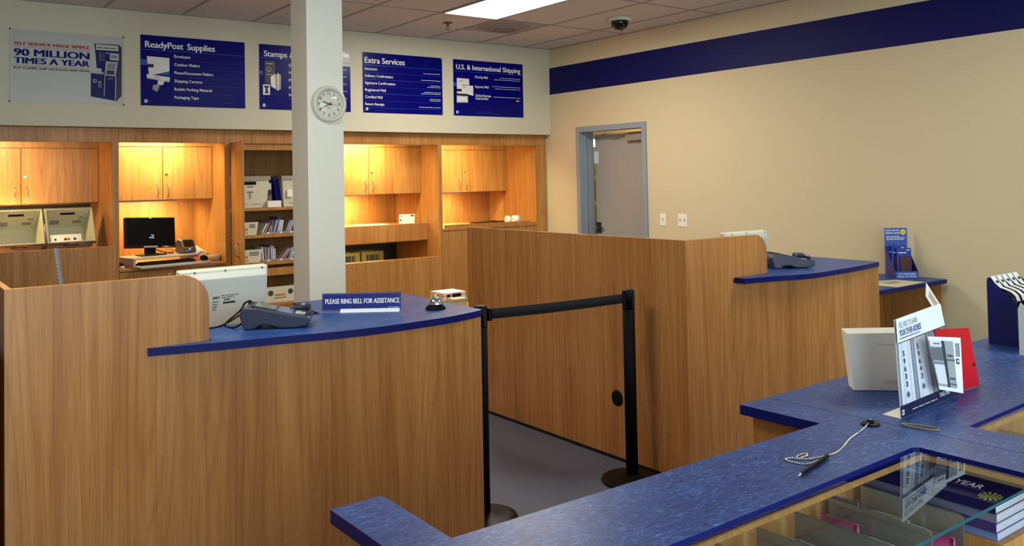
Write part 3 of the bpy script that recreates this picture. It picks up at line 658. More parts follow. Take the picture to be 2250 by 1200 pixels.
# rounded partition and its measuring tape, in front of the left cabinet
rp = MB(); q = [(.30, .0), (1.325, 0), (1.325, .98)]+arc(1.325-.11, 1.0, .11, 0, PI/2, 8)+[(.30, 1.116)]
rp.prism(q, 7.49, 7.51, 'y'); single('low_partition', rp, M_WOODIN, 'low oak partition with a rounded corner and a paper tape stuck on it', 'partition', None, .001)
tp = MB(); a0, a1 = (1.128, 1.154), (1.166, 1.192)
tp.add([(a0[0], 7.4885, 1.12), (a0[1], 7.4885, 1.12), (a1[1], 7.4885, .82), (a1[0], 7.4885, .82), (a0[0], 7.4895, 1.12), (a0[1], 7.4895, 1.12), (a1[1], 7.4895, .82), (a1[0], 7.4895, .82)], [(3, 2, 1, 0), (4, 5, 6, 7), (0, 1, 5, 4), (1, 2, 6, 5), (2, 3, 7, 6), (3, 0, 4, 7)])
for i in range(30):
    z = 1.112-i*.0097; x = 1.128+(1.12-z)/.3*.038; tp.add([(x+.013, 7.488, z), (x+.024, 7.488, z), (x+.024, 7.488, z-.005), (x+.013, 7.488, z-.005)], [(3, 2, 1, 0)], 1)
    if i % 3 == 0: tp.add([(x+.003, 7.488, z), (x+.009, 7.488, z), (x+.009, 7.488, z-.01), (x+.003, 7.488, z-.01)], [(3, 2, 1, 0)], 1)
single('measuring_tape', tp, [plain('tape_paper', (196, 206, 222), .4), plain('tape_ticks', (70, 110, 150), .4)], 'pale measuring tape stuck upright on the low rounded partition', 'measuring tape')

# ------------------------------------------------------------------ things in the storage cabinet
def upright(x, y, z): return Matrix.Translation((x, y, z))
t = thing('mail_tub', 'grey mail tub on the top shelf of the open cabinet, left of the binder', 'mail tub', (2.77, 7.9, 1.368)); tub_parts(t, .36, .34, .285, upright(2.765, 7.90, 1.369), None)
t = thing('mail_tub', 'grey mail tub on the top shelf of the open cabinet, right of the binder', 'mail tub', (3.235, 7.9, 1.368)); tub_parts(t, .34, .34, .285, upright(3.235, 7.90, 1.369), None)
b = MB().box(3.11, 3.17, 7.722, 7.724, 1.46, 1.53); part('card', b, M_WHITE, t)
b = MB(); M = Matrix.Translation((3.045, 7.82, 1.3695)) @ Matrix.Rotation(math.radians(-9), 4, 'Y'); b.box(0, .045, -.03, .22, 0, .26, 0, M); b.box(.004, .041, -.034, .215, .004, .255, 1, M)
single('binder', b, [plain('blue_binder', (20, 34, 140), .4), M_NAVYP], 'blue ring binder leaning on the top shelf between grey tubs', 'binder')
b = MB(); b.box(2.942, 2.993, 7.80, 7.98, 1.369, 1.60); b.box(2.955, 2.985, 7.797, 7.80, 1.53, 1.59, 1); b.box(2.948, 2.99, 7.797, 7.80, 1.43, 1.48, 2)
single('packet', b, [plain('dark_blue_carton', (22, 28, 62), .5), M_GREYPL, plain('mauve_print', (90, 84, 110), .5)], 'dark blue packet standing behind a small white box on the top shelf', 'packet')
b = MB().box(2.915, 3.045, 7.70, 7.79, 1.369, 1.428); single('carton', b, M_WHITE, 'small white box on the top shelf of the open cabinet', 'box', None, .002)
for z, x1, txt in ((1.122, 2.825, 'white mail tray with an orange mark on the second shelf of the open cabinet'), (.872, 2.855, 'white mail tray with an orange mark on the third shelf of the open cabinet')):
    t = thing('mail_tray', txt, 'mail tray', (2.73, 7.8, z))
    m = MB(); q = [(2.60, z+.001), (x1-.02, z+.001), (x1, z+.118), (2.60, z+.118)]; m.prism(q, 7.70, 7.72, 'y'); m.box(2.60, x1-.02, 7.72, 8.1, z+.001, z+.012); m.box(2.60, 2.61, 7.72, 8.1, z+.012, z+.115); m.box(x1-.03, x1-.02, 7.72, 8.1, z+.012, z+.115)
    part('body', m, M_TUB, t)
    m = MB(); pl = Plane((2.60, 7.6995, z), (1, 0, 0), (0, 0, 1)); pl.rect(m, .085, .125, .04, .065, 0); 
    for j in range(3): pl.dash(m, .14, x1-2.63, .065+.013*j, .008, 1, .001, .02)
    pl.dash(m, .085, .13, .018, .006, 1)
    part('markings', m, [plain('orange_print', (200, 120, 40), .5), M_TXTG], t)
t = thing('mail_tray', 'white mail tray with dark marks on the bottom shelf of the open cabinet', 'mail tray', (3.03, 7.8, .491))
m = MB().box(2.86, 3.21, 7.72, 7.735, .492, .635); m.box(2.86, 3.21, 7.735, 8.1, .492, .503); m.box(2.86, 2.875, 7.735, 8.1, .503, .63); m.box(3.195, 3.21, 7.735, 8.1, .503, .63); part('body', m, M_TUB, t)
m = MB(); pl = Plane((2.86, 7.7195, .492), (1, 0, 0), (0, 0, 1)); pl.disc(m, .08, .085, .026, 1); pl.disc(m, .27, .09, .026, 1); pl.rect(m, .12, .22, .055, .075, 0); pl.dash(m, .11, .23, .035, .008, 1)
part('markings', m, [MATS['orange_print'], M_TXTG], t)
# packs of envelopes leaning on the two middle shelves
ENV = [plain('envelope_white', (226, 226, 232), .6), plain('envelope_blue_white', (186, 194, 222), .6), plain('envelope_buff', (196, 170, 140), .6), plain('envelope_blue', (70, 84, 140), .6), plain('envelope_grey', (150, 150, 164), .6)]
rr = random.Random(3)
for z, txt, xs, leans in ((1.122, 'pack of envelopes leaning on the second shelf of the open cabinet', [2.87, 2.895, 2.93, 2.96, 2.985, 3.0, 3.02, 3.038, 3.055, 3.10, 3.12, 3.14], [28, 26, 24, 6, 16, 14, 12, 10, 10, 22, 20, 18]),
                          (.872, 'pack of envelopes on the third shelf of the open cabinet', [2.865, 2.885, 2.91, 2.93, 2.945, 2.965, 2.985, 3.0, 3.05, 3.08, 3.13, 3.15], [-4, -4, -3, 2, 2, -2, -2, -2, 38, 34, 18, 18])):
    for i, (x, l) in enumerate(zip(xs, leans)):
        hh = rr.uniform(.105, .135)+(.02 if i in (4, 5) else 0); M = Matrix.Translation((x, 7.76, z+.002+(.0 if l >= 0 else .001))) @ Matrix.Rotation(math.radians(l), 4, 'Y')
        b = MB().box(0, rr.uniform(.009, .014), 0, .22, .0 if l <= 0 else .0, hh, 0, M)
        o = single('envelope_pack', b, ENV[(0, 4, 2, 4, 1, 3, 1, 0, 0, 4, 1, 1)[i] if z > 1 else (1, 0, 4, 2, 3, 1, 0, 1, 2, 4, 1, 0)[i]], txt, 'envelopes', 'envelope packs on the '+('second' if z > 1 else 'third')+' shelf')
    b = MB().box(2.845, 3.40, 7.69, 7.70, z+.001, z+.022)
    for x in (2.90, 3.02, 3.12): b.box(x, x+.025, 7.688, 7.69, z+.006, z+.018, 1)
    single('shelf_divider_strip', b, [plain('strip_grey', (150, 130, 120), .5), M_WHITE], 'grey label strip along the front of the '+('second' if z > 1 else 'third')+' shelf in the open cabinet', 'label strip')

# ------------------------------------------------------------------ computer corner
RZ = math.radians(10)
def spot(x, y, z): return (x, y, z)
rs = thing('monitor_riser', 'grey steel riser with a sliding keyboard tray on the worktop', 'monitor stand', (1.98, 7.85, .909), RZ)
m = MB().box(-.29, .29, -.20, .15, .068, .08); part('top_plate', m, plain('riser_grey', (176, 172, 170), .4, .2), rs, .003, True)
for x in (-.285, .265): part('side_plate', MB().box(x, x+.02, -.19, .14, .001, .068), MATS['riser_grey'], rs, .002, True)
part('keyboard_tray', MB().box(-.27, .34, -.29, -.02, .004, .018).box(-.27, .34, -.30, -.29, .0, .022), plain('tray_cream', (206, 198, 186), .4), rs, .002, True)
kb = thing('keyboard', 'black computer keyboard on the sliding tray under the monitor', 'keyboard', (1.98, 7.85, .927), RZ)
part('body', MB().box(-.24, .22, -.27, -.13, .0005, .014), M_BLKPL, kb, .003, True)
kk = MB()
for r in range(5):
    for c in range(17): kk.box(-.23+c*.0262, -.208+c*.0262, -.262+r*.025, -.242+r*.025, .014, .02+.001*r)
part('keys', kk, M_BLKPL, kb, 0, True)
mo = thing('computer_monitor', 'black flat computer monitor on the riser in the cabinet', 'monitor', (1.93, 7.88, .989), RZ)
MT = Matrix.Translation((0, 0, .19)) @ Matrix.Rotation(math.radians(-8), 4, 'X') @ Matrix.Rotation(math.radians(2.5), 4, 'Y')
part('base', MB().lathe([(.10, 0.0005), (.10, .006), (.07, .014), (.03, .018)], (0, 0, 0), 32).box(-.11, .11, -.09, .05, .0005, .008), M_BLKPL, mo, .003, True)
part('neck', MB().box(-.045, .045, -.015, .02, .012, .12), M_BLKPL, mo, .004, True)
part('housing', MB().box(-.216, .216, -.02, .03, -.128, .135, 0, MT), M_BLKPL, mo, .006, True)
sc = part('screen', MB().box(-.203, .203, -.0215, -.0195, -.105, .122, 0, MT), plain('dark_screen', (8, 7, 14), .2, spec=.15), mo, 0, True)
lg = MB(); pl = Plane(MT @ Vector((0, -.0222, 0)), MT.to_3x3() @ Vector((1, 0, 0)), MT.to_3x3() @ Vector((0, 0, 1)))
pl.text(lg, 'Windows', -.018, .026, -.045, .009, 0, .02, .0004); pl.poly(lg, [(.0, -.028), (.008, -.03), (.006, -.014), (-.001, -.012)], 1, .0004); pl.poly(lg, [(.012, -.032), (.02, -.03), (.022, -.016), (.014, -.016)], 2, .0004)
part('logo', lg, [plain('screen_white', (190, 210, 235), .5, emit=.6), plain('screen_blue', (90, 90, 240), .5, emit=.8), plain('screen_green', (150, 200, 70), .5, emit=.8)], sc, 0, True)
part('trim_bar', MB().box(-.065, .055, -.024, -.019, -.126, -.112, 0, MT), M_STEEL, mo, 0, True)
part('webcam_tab', MB().box(-.012, .006, -.022, -.019, .124, .133, 0, MT), M_GREYPL, mo, 0, True)
part('stylus', MB().tube([(.09, -.025, -.123), (.20, -.025, -.118)], .003, 0, 8, MT), M_STEEL, mo, 0, True)
cb = MB(); cb.tube(spline([(.03, .02, .06), (.12, .04, .02), (.17, -.01, .004), (.22, .02, .003), (.15, .06, .004)], 5), .004); part('cable', cb, M_BLKPL, mo, 0, True)
lp = thing('label_printer', 'small grey and black label printer right of the monitor', 'label printer', (2.225, 7.88, .989), RZ)
q = [(-.085, .001), (.06, .001), (.08, .05), (.065, .10), (.02, .125), (-.045, .115), (-.085, .055)]
b = MB().prism(q, -.062, .062, 'x'); part('body', b, plain('printer_grey', (96, 90, 86), .35), lp, .012, True, seg=4)
b = MB().prism([(-.088, .058), (-.05, .117), (-.04, .112), (-.078, .052)], -.045, .045, 'x'); part('lid', b, plain('printer_gloss_black', (10, 10, 10), .1), lp, .002, True)
part('chrome_band', MB().box(-.05, .05, -.091, -.083, .046, .058), M_CHROME, lp, .002, True)
part('status_light', MB().box(-.008, .008, -.0905, -.085, .032, .042), plain('blue_led', (90, 130, 255), .4, emit=2.0), lp, 0, True)
part('front_badge', MB().box(-.04, -.015, -.088, -.084, .022, .028), M_GREYPL, lp, 0, True)
pp = thing('paper_sheets', 'loose white papers fanned beside the label printer', 'papers', (2.40, 7.90, .909))
for a, dx, dz in ((-.5, 0, 0), (-.25, .04, -.012)):
    M = Matrix.Translation((2.300+dx, 7.86+dx*.4, .968+dz)) @ Matrix.Rotation(.5, 4, 'Z') @ Matrix.Rotation(.45+a*.2, 4, 'X')
    vs = []; fs = []
    for i in range(9):
        for j in range(2): vs.append((-.09+.028*i, -.05+.22*j, .05*math.sin(i/8*PI)))
    for i in range(8): fs.append((2*i, 2*i+2, 2*i+3, 2*i+1))
    o = part('sheet', MB().add(vs, fs, 0, True, M), M_WHITE, pp); s = o.modifiers.new('thickness', 'SOLIDIFY'); s.thickness = .001
td = thing('tape_dispenser', 'orange tape gun with a black wheel beside the papers', 'tape dispenser', (2.33, 7.70, .909))
b = MB().prism([(2.24, .9095), (2.37, .9095), (2.375, .945), (2.34, .955), (2.30, .94), (2.26, .965), (2.235, .96)], 7.66, 7.70, 'y'); part('frame', b, plain('orange_plastic', (226, 110, 40), .4), td, .006)
part('wheel', MB().lathe([(.03, -.024), (.032, 0), (.03, .024)], (0, 0, 0), 24, 0, Matrix.Translation((2.325, 7.68, .944)) @ Matrix.Rotation(PI/2, 4, 'X')), M_BLKPL, td)
tr = MB(); 
tr.lathe([(.034, .0), (.052, .0), (.052, .056), (.034, .056), (.034, .0)], (2.44, 7.76, .9095), 32); single('tape_roll', tr, plain('brown_packing_tape', (168, 140, 118), .3), 'roll of tan packing tape by the cabinet side', 'tape roll')
hs = thing('telephone_handset', 'black handset at the left end of the computer worktop', 'telephone', (1.66, 7.70, .909))
b = MB().tube([(1.66, 7.68, .925), (1.655, 7.72, .95), (1.65, 7.80, .96), (1.65, 7.86, .93)], [.02, .013, .013, .02], 0, 10); part('grip', b, M_BLKPL, hs)
part('ear_cap', MB().lathe([(.018, 0), (.02, .01), (.012, .02)], (1.66, 7.67, .9105), 16), M_GREYPL, hs)

# ------------------------------------------------------------------ things on the two right cabinets
cd = thing('display_card', 'white card with red print standing on the slotted cabinet', 'card', (4.55, 8.02, 1.133))
M = Matrix.Translation((4.55, 8.02, 1.134)) @ Matrix.Rotation(-.18, 4, 'Z') @ Matrix.Rotation(-.25, 4, 'X')
part('card_face', MB().prism([(-.09, 0), (.085, 0), (.1, .10), (-.075, .10)], -.002, .002, 'y', 0, M), plain('warm_white_card', (244, 232, 212), .5), cd)
b = MB(); 
for x0, x1, z0, z1 in ((.05, .085, .075, .092), (-.06, -.045, .075, .085), (-.08, -.055, .03, .045)): b.add([(x0, -.0032, z0), (x1, -.0032, z0), (x1, -.0032, z1), (x0, -.0032, z1)], [(0, 1, 2, 3)], 0, False, M)
part('print', b, M_TXTR, cd)
b = MB().box(3.95, 4.30, 7.95, 8.12, 1.1335, 1.142); single('paper_pad', b, MATS['warm_white_card'], 'flat pad of paper lying on the slotted cabinet shelf', 'papers')
for x, x1, lab in ((3.60, 3.84, 'olive tub behind the slot, nearest the column'), (3.87, 4.12, 'olive tub behind the slot, second from the column'), (4.145, 4.40, 'olive tub behind the slot, farthest from the column')):
    t = thing('mail_tub', lab, 'mail tub', (x+.12, 8.40, .5505), 0, 'tubs behind the slot')
    b = MB().box(x, x1, 8.27, 8.275, .5505, .842).box(x, x1, 8.495, 8.5, .5505, .842).box(x, x+.005, 8.275, 8.495, .5505, .842).box(x1-.005, x1, 8.275, 8.495, .5505, .842).box(x+.005, x1-.005, 8.275, 8.495, .5505, .556); part('body', b, plain('olive_tub', (150, 136, 70), .6), t)
    b = MB(); pl = Plane((x, 8.269, .5505), (1, 0, 0), (0, 0, 1)); pl.dash(b, .05, .20, .20, .06, 0, .001, .05); part('markings', b, M_TXTG, t)
b = MB().box(5.50, 5.95, 7.86, 8.25, 1.0855, 1.096); single('desk_mat', b, M_BLKPL, 'black mat lying on the corner cabinet', 'mat', None, .002)
for x, wd, lab in ((5.66, .03, 'white paper roll on the corner cabinet, the thinner one'), (5.75, .07, 'white paper roll on the corner cabinet, the wider one')):
    b = MB().lathe([(.012, 0), (.045, 0), (.045, wd), (.012, wd), (.012, 0)], (0, 0, 0), 28, 0, Matrix.Translation((x, 7.74, 1.131)) @ Matrix.Rotation(PI/2, 4, 'Y')); single('paper_roll', b, M_WHITE, lab, 'paper roll')
lp2 = MB().prism([(4.78, 1.0855), (5.90, 1.0855), (5.90, 1.09)]+arc(5.87, 1.085, .03, 0.2, PI/2, 5)+[(4.78, 1.118)], 7.622, 7.64, 'y')
single('edge_board', lp2, M_WOODIN, 'low oak edge board with a rounded end on the corner cabinet', 'edge board')

# ------------------------------------------------------------------ service counters
def slab(poly, z0, z1):
    """countertop: marbled top, navy edge"""
    return MB().prism(poly, z0, z1, 'z', 0, side=1)
def curved_wall(pts, th, z0, z1):
    """upright sheet following pts (x,y), th towards +y"""
    m = MB(); n = len(pts); vs = []
    for x, y in pts: vs += [(x, y, z0), (x, y, z1), (x, y+th, z1), (x, y+th, z0)]
    fs = []
    for i in range(n-1):
        a = 4*i; b = a+4
        for k in range(4): fs.append((a+k, a+(k+1) % 4, b+(k+1) % 4, b+k))
    fs = [q[::-1] for q in fs]
    fs += [(0, 1, 2, 3)[::1], tuple(4*(n-1)+k for k in (3, 2, 1, 0))]
    m.add(vs, fs, 0, False); return m
def sl(pts, n=6): return [(p.x, p.y) for p in spline(pts, n)]
# left counter
sc1 = thing('service_counter', 'curved oak service counter at left carrying the bell sign', 'counter', (1.24, 3.5, 0))
ZL = 1.028
arcL = sl([(.772, 3.192), (.99, 3.135), (1.25, 3.082), (1.44, 3.040), (1.62, 3.026), (1.84, 3.036), (1.96, 3.052), (2.114, 3.098)])
top = arcL+[(2.130, 3.115), (2.145, 3.80), (2.140, 3.905), (1.60, 3.912), (1.553, 3.492), (.997, 3.492), (.997, 3.199), (.775, 3.199)]
part('countertop', slab(top, ZL-.028, ZL), [M_LINO, M_NAVY], sc1)
pp = [(.338, 0), (.987, 0), (.987, 1.272-.10)]+arc(.987-.10, 1.272-.10, .10, 0, PI/2, 10)[1:]+[(.338, 1.272)]
part('privacy_panel', MB().prism(pp, 3.20, 3.222, 'y'), M_WOOD, sc1, .002)
part('side_panel', MB().box(.339, .361, 3.2225, 5.2, 0, 1.272), M_WOOD, sc1, .002)
part('curved_front', curved_wall(sl([(.80, 3.1985), (1.0, 3.166), (1.25, 3.110), (1.45, 3.070), (1.65, 3.052), (1.85, 3.056), (2.0, 3.076), (2.121, 3.106)]), .018, 0, ZL-.028), M_WOOD, sc1)
part('end_panel', MB().prism([(2.103, 3.126), (2.121, 3.126), (2.130, 3.88), (2.112, 3.88)], 0, ZL-.028), M_WOOD, sc1)
part('return_panel', MB().box(1.60, 1.62, 3.52, 3.88, 0, ZL-.028).box(1.62, 2.10, 3.86, 3.88, 0, ZL-.028), M_WOODIN, sc1)
part('worktop', MB().box(.362, 1.598, 3.50, 4.1, .895, .92), M_WOODIN, sc1, .002)
part('inner_panel', MB().box(.362, 1.598, 3.48, 3.498, 0, .99), M_WOODIN, sc1)
# right counter with its long side panel
sc2 = thing('service_counter', 'oak service counter with the long side panel, nearer the right wall', 'counter', (4.2, 3.4, 0))
ZR = 1.037
arcR = sl([(3.730, 2.968), (3.921, 2.928), (4.15, 2.862), (4.457, 2.868), (4.777, 2.900), (4.976, 2.932)])
top = arcR+[(4.99, 2.95), (5.0, 3.42), (4.05, 3.42), (4.05, 3.040), (3.735, 3.040)]
part('countertop', slab(top, ZR-.028, ZR), [M_LINO, M_NAVY], sc2)
pp = [(3.388, 0.06), (4.03, 0.06), (4.03, 1.257-.1)]+arc(3.93, 1.157, .1, 0, PI/2, 10)[1:]+[(3.388, 1.257)]
part('privacy_panel', MB().prism(pp, 3.045, 3.067, 'y'), M_WOOD, sc2, .002)
part('corner_post', MB().box(3.362, 3.388, 3.045, 3.067, .02, 1.257), M_WOOD, sc2, .001)
part('side_panel', MB().box(3.365, 3.388, 3.069, 5.08, .02, 1.257), M_WOOD, sc2, .001)
part('base_strip', MB().box(3.367, 3.386, 3.069, 5.08, 0, .02), M_DKBASE, sc2)
part('cable_grommet', MB().lathe([(.044, 0), (.044, .004), (.036, .005)], (0, 0, 0), 32, 0, Matrix.Translation((3.364, 3.58, .349)) @ Matrix.Rotation(-PI/2, 4, 'Y')), M_BLKPL, sc2)
part('curved_front', curved_wall(sl([(3.70, 3.0449), (3.95, 2.985), (4.2, 2.922), (4.5, 2.903), (4.8, 2.918), (4.980, 2.940)]), .018, 0, ZR-.028), M_WOOD, sc2)
part('end_panel', MB().box(4.962, 4.980, 2.96, 3.40, 0, ZR-.028), M_WOOD, sc2)
part('worktop', MB().box(3.39, 4.95, 3.43, 4.1, .885, .91), M_WOODIN, sc2)
part('inner_panel', MB().box(3.39, 4.95, 3.40, 3.42, 0, .99), M_WOODIN, sc2)
# neighbouring counter at the very left edge
sc3 = thing('service_counter', 'next oak counter with a blue top, cut off at the left edge', 'counter', (-.2, 3.2, 0))
part('countertop', slab(sl([(-1.0, 3.1), (-.6, 2.99), (-.2, 2.97), (.1, 3.0), (.312, 3.06)])+[(.312, 3.9), (-1.0, 3.9)], 1.022, 1.05), [M_LINO, M_NAVY], sc3)
part('curved_front', curved_wall(sl([(-1.0, 3.13), (-.6, 3.02), (-.2, 3.0), (.1, 3.03), (.310, 3.09)]), .018, 0, 1.022), M_WOOD, sc3)
part('side_panel', MB().box(.290, .310, 3.22, 3.88, 0, 1.022), M_WOOD, sc3)
part('privacy_panel', MB().prism([(3.45, 1.051), (5.2, 1.051), (5.2, 1.272), (3.55, 1.272), (3.47, 1.24), (3.45, 1.16)], .290, .312, 'x'), M_WOOD, sc3)

# ------------------------------------------------------------------ payment terminals
def terminal(label, loc, rot):
    """x along the body from tall rear to low keypad end, y away from the customer"""
    t = thing('card_terminal', label, 'card terminal', loc, rot)
    def part(name, mb, *a, **k):
        for v in mb.v: v.y *= 1.33; v.z *= .80
        return globals()['part'](name, mb, *a, **k)
    prof = [(-.012, .073), (.004, .002), (.045, .002), (.062, .02), (.095, .022), (.14, .004), (.205, .002), (.238, .01), (.256, .028), (.258, .044), (.246, .056), (.19, .066), (.12, .086), (.05, .106), (.012, .108), (-.006, .095)]
    part('body', MB().prism(prof, -.062, .062, 'y'), M_CHAR, t, .011, True, seg=4)
    a = math.atan2(.086-.106, .07); TM = Matrix.Translation((.085, 0, .0965)) @ Matrix.Rotation(-a, 4, 'Y')
    part('screen_bezel', MB().box(-.058, .048, -.046, .046, -.001, .003, 0, TM), M_CHARD, t, .002, True)
    part('screen', MB().box(-.046, .036, -.037, .037, .003, .0042, 0, TM), plain('lcd_grey', (104, 116, 112), .18), t, 0, True)
    part('swipe_ridge', MB().prism([(.0, .103), (.06, .101), (.06, .108), (.0, .114)], .047, .06, 'y'), M_CHARD, t, .004, True)
    part('pad_deck', MB().prism([(.128, .083), (.185, .067), (.185, .0705), (.128, .0875)], -.047, .047, 'y'), plain('blue_grey_deck', (92, 104, 140), .3), t, .001, True)
    hd = MB(); n = 18; vs = []
    for i in range(n+1):
        an = math.radians(172-236*i/n); k = math.sin((i/n)**.85*PI)**.6 if 0 < i < n else 0
        for r in (.056, .060):
            for z in (.05, .060+.042*k*(1-.3*(i/n))): vs.append((.212+.044*math.cos(an)*r/.058, .058*math.sin(an)*r/.058, z))
    fs = []
    for i in range(n):
        o = 4*i; fs += [(o, o+1, o+5, o+4), (o+1, o+3, o+7, o+5), (o+3, o+2, o+6, o+7), (o+2, o, o+4, o+6)]
    fs += [(0, 2, 3, 1), (4*n, 4*n+1, 4*n+3, 4*n+2)]
    part('privacy_hood', MB().add(vs, fs, 0, True), M_CHAR, t, 0, True)
    kp1, kp2 = MB(), MB()
    for r in range(4):
        for c in range(3): kp1.box(.196+r*.0095, .203+r*.0095, -.024+c*.014, -.013+c*.014, .060-.002*r, .0665-.002*r)
    kp2.box(.196, .203, .020, .031, .060, .067); kp2.box(.2055, .2125, .020, .031, .058, .065)
    part('keypad', kp1, plain('key_white', (214, 218, 208), .4), t, .001, True); part('enter_keys', kp2, plain('key_green', (70, 160, 110), .4), t, .001, True)
    part('badge', MB().box(.004, .020, -.052, -.034, .1075, .1098), M_STEEL, t, .001, True)
    part('cable', MB().tube(spline([(-.005, -.03, .03), (-.04, -.02, .006), (-.09, .05, .005), (-.04, .10, .06), (-.008, .03, .112), (.01, .055, .114), (-.03, .09, .05), (-.10, .03, .005), (-.16, -.01, .005), (-.26, .02, .005)], 6), .0042), M_BLKPL, t, 0, True)
    return t
T1 = terminal('charcoal card payment terminal on the left counter beside the bell sign', (1.186, 3.387, ZL), math.radians(-28))
T2 = dup(T1, (4.246, 3.204, ZR), math.radians(-28), 'charcoal card payment terminal on the right counter near the wall')
b = MB().tube(spline([(4.46, 3.09, ZR+.005), (4.55, 3.10, ZR+.005), (4.59, 3.14, ZR+.005), (4.54, 3.18, ZR+.005), (4.44, 3.19, ZR+.005)], 6), .004)
single('cable', b, M_BLKPL, 'thin black cable looping on the right counter by its terminal', 'cable')

# ------------------------------------------------------------------ point of sale monitors seen from behind
def pos_monitor(label, x, y, z, rot):
    """origin on the worktop under the middle; the back faces -y"""
    t = thing('pos_monitor', label, 'monitor', (x, y, z), rot)
    M = Matrix.Translation((0, 0, .185)) @ Matrix.Rotation(math.radians(6), 4, 'X')
    part('bezel', MB().box(-.193, .193, .0, .045, -.125, .132, 0, M), M_CREAMPL, t, .006, True)
    b = MB(); o = [(-.186, 0, -.118), (.186, 0, -.118), (.186, 0, .118), (-.186, 0, .118)]; i = [(-.172, -.03, -.105), (.172, -.03, -.105), (.172, -.03, .098), (-.172, -.03, .098)]
    b.add(o+i, [(0, 1, 5, 4), (1, 2, 6, 5), (2, 3, 7, 6), (3, 0, 4, 7), (4, 5, 6, 7)], 0, False, M); part('back_shell', b, plain('monitor_back', (196, 200, 196), .5), t, .003, True)
    part('screen', MB().box(-.17, .17, .0452, .047, -.105, .115, 0, M), MATS['dark_screen'], t, 0, True)
    lb = MB(); pl = Plane(M @ Vector((0, -.0302, 0)), (1, 0, 0), M.to_3x3() @ Vector((0, 0, 1)))
    pl.text(lb, 'IBM', -.062, -.034, .012, .010, 0, 0, .0006, .0012)
    for j in range(4): pl.dash(lb, -.062, -.036-.004*j, -.003-.011*j, .004, 1, .0006, .008)
    pl.dash(lb, -.026, .048, .022, .003, 1, .0006, .02); pl.dash(lb, -.026, .03, .014, .003, 1, .0006, .02)
    pl.dash(lb, -.014, .012, .003, .006, 1, .0006, .004); pl.dash(lb, -.018, .036, -.012, .009, 0, .0006, .003)
    part('label', lb, [M_TXTK, M_TXTG], t, 0, True)
    sc = MB()
    for sx in (-.13, 0, .165): sc.lathe([(.004, 0), (.004, .002)], (0, 0, 0), 12, 0, M @ Matrix.Translation((sx, -.0005, .124)) @ Matrix.Rotation(PI/2, 4, 'X'))
    part('screws', sc, M_TXTG, t, 0, True)
    part('neck', MB().box(-.06, .06, .0, .05, .02, .10), M_CREAMPL, t, .006, True)
    part('foot', MB().box(-.12, .12, -.06, .16, .0005, .022), M_CREAMPL, t, .006, True)
    return t
P1 = pos_monitor('cream monitor seen from behind on the left counter', 1.205, 3.70, .92, math.radians(4))
P2 = dup(P1, (4.44, 3.52, .91), math.radians(-4), 'cream monitor whose top edge shows behind the right counter panel')

# ------------------------------------------------------------------ bell sign and bell
A = math.radians(-35.8)
sg = thing('counter_sign', 'navy sign reading please ring bell for assistance', 'sign', (1.713, 3.430, ZL), A)
M = Matrix.Rotation(math.radians(-10), 4, 'X')
part('plate', MB().box(-.172, .172, -.0015, .0015, .006, .081, 0, M), plain('sign_navy', (34, 44, 120), .3), sg, 0, True)
tx = MB(); pl = Plane(M @ Vector((0, -.0015, 0)), (1, 0, 0), M.to_3x3() @ Vector((0, 0, 1)))
pl.text(tx, 'PLEASE RING BELL FOR ASSISTANCE.', -.158, .169, .036, .021, 0, .004, .001, .0012)
for x0, x1, z0, z1 in ((-.168, .168, .077, .0782), (-.168, .168, .0085, .0095), (-.168, -.1672, .009, .078), (.1672, .168, .009, .078)): pl.rect(tx, x0, x1, z0, z1, 1)
pl.poly(tx, [(.116, .02), (.128, .02), (.124, .015), (.119, .015)], 1); pl.dash(tx, .13, .164, .015, .005, 1, .001, .012)
part('lettering', tx, [plain('sign_white', (244, 246, 250), .4), plain('sign_pale_blue', (130, 140, 190), .4)], sg, 0, True)
part('holder', MB().prism([(-.03, .0), (.012, .0), (.012, .003), (-.004, .004), (-.003, .014), (-.009, .014), (-.010, .004), (-.03, .003)], -.090, .167, 'x'), plain('sign_holder_white', (226, 230, 236), .3), sg, .0005, True)
bl = thing('counter_bell', 'chrome call bell at the right end of the left counter', 'bell', (1.990, 3.265, ZL))
c = (1.990, 3.265, ZL)
part('base', MB().lathe([(.044, .0005), (.045, .004), (.040, .012), (.030, .018), (.012, .020)], c, 40), M_BLACK, bl)
part('dome', MB().lathe([(.033, .020), (.033, .024), (.031, .033), (.026, .042), (.018, .049), (.008, .052), (.003, .053)], c, 40), M_CHROME, bl)
part('plunger', MB().lathe([(.003, .052), (.003, .058), (.0065, .060), (.006, .063), (.002, .065)], c, 20), M_CHROME, bl)

# ------------------------------------------------------------------ boxes behind the left counter
lt = thing('low_table', 'low oak table behind the left counter carrying the white boxes', 'table', (3.45, 5.8, 0))
part('table_top', MB().box(3.1, 3.95, 5.55, 6.2, .555, .58), M_WOODIN, lt, .002)
for x in (3.12, 3.89):
    for y in (5.57, 6.14): part('leg', MB().box(x, x+.04, y, y+.04, 0, .555), M_WOODIN, lt)
pb = thing('mailing_box', 'white mailing box with red and blue print behind the bell', 'box', (3.715, 5.9, .5805))
part('carton', MB().box(-.105, .105, -.10, .10, 0, .118), M_WHITE, pb, .002, True)
pr = MB(); pl = Plane((-.105, -.10, 0), (1, 0, 0), (0, 0, 1)); pl.rect(pr, 0, .21, .092, .096, 0); pl.rect(pr, .03, .065, .045, .104, 1); pl.rect(pr, .08, .165, .062, .108, 1); pl.rect(pr, .09, .105, .075, .095, 2); pl.rect(pr, .13, .145, .07, .1, 2); pl.poly(pr, [(.038, .075), (.058, .085), (.046, .058)], 2, .0012); pl.dash(pr, .01, .03, .05, .01, 3)
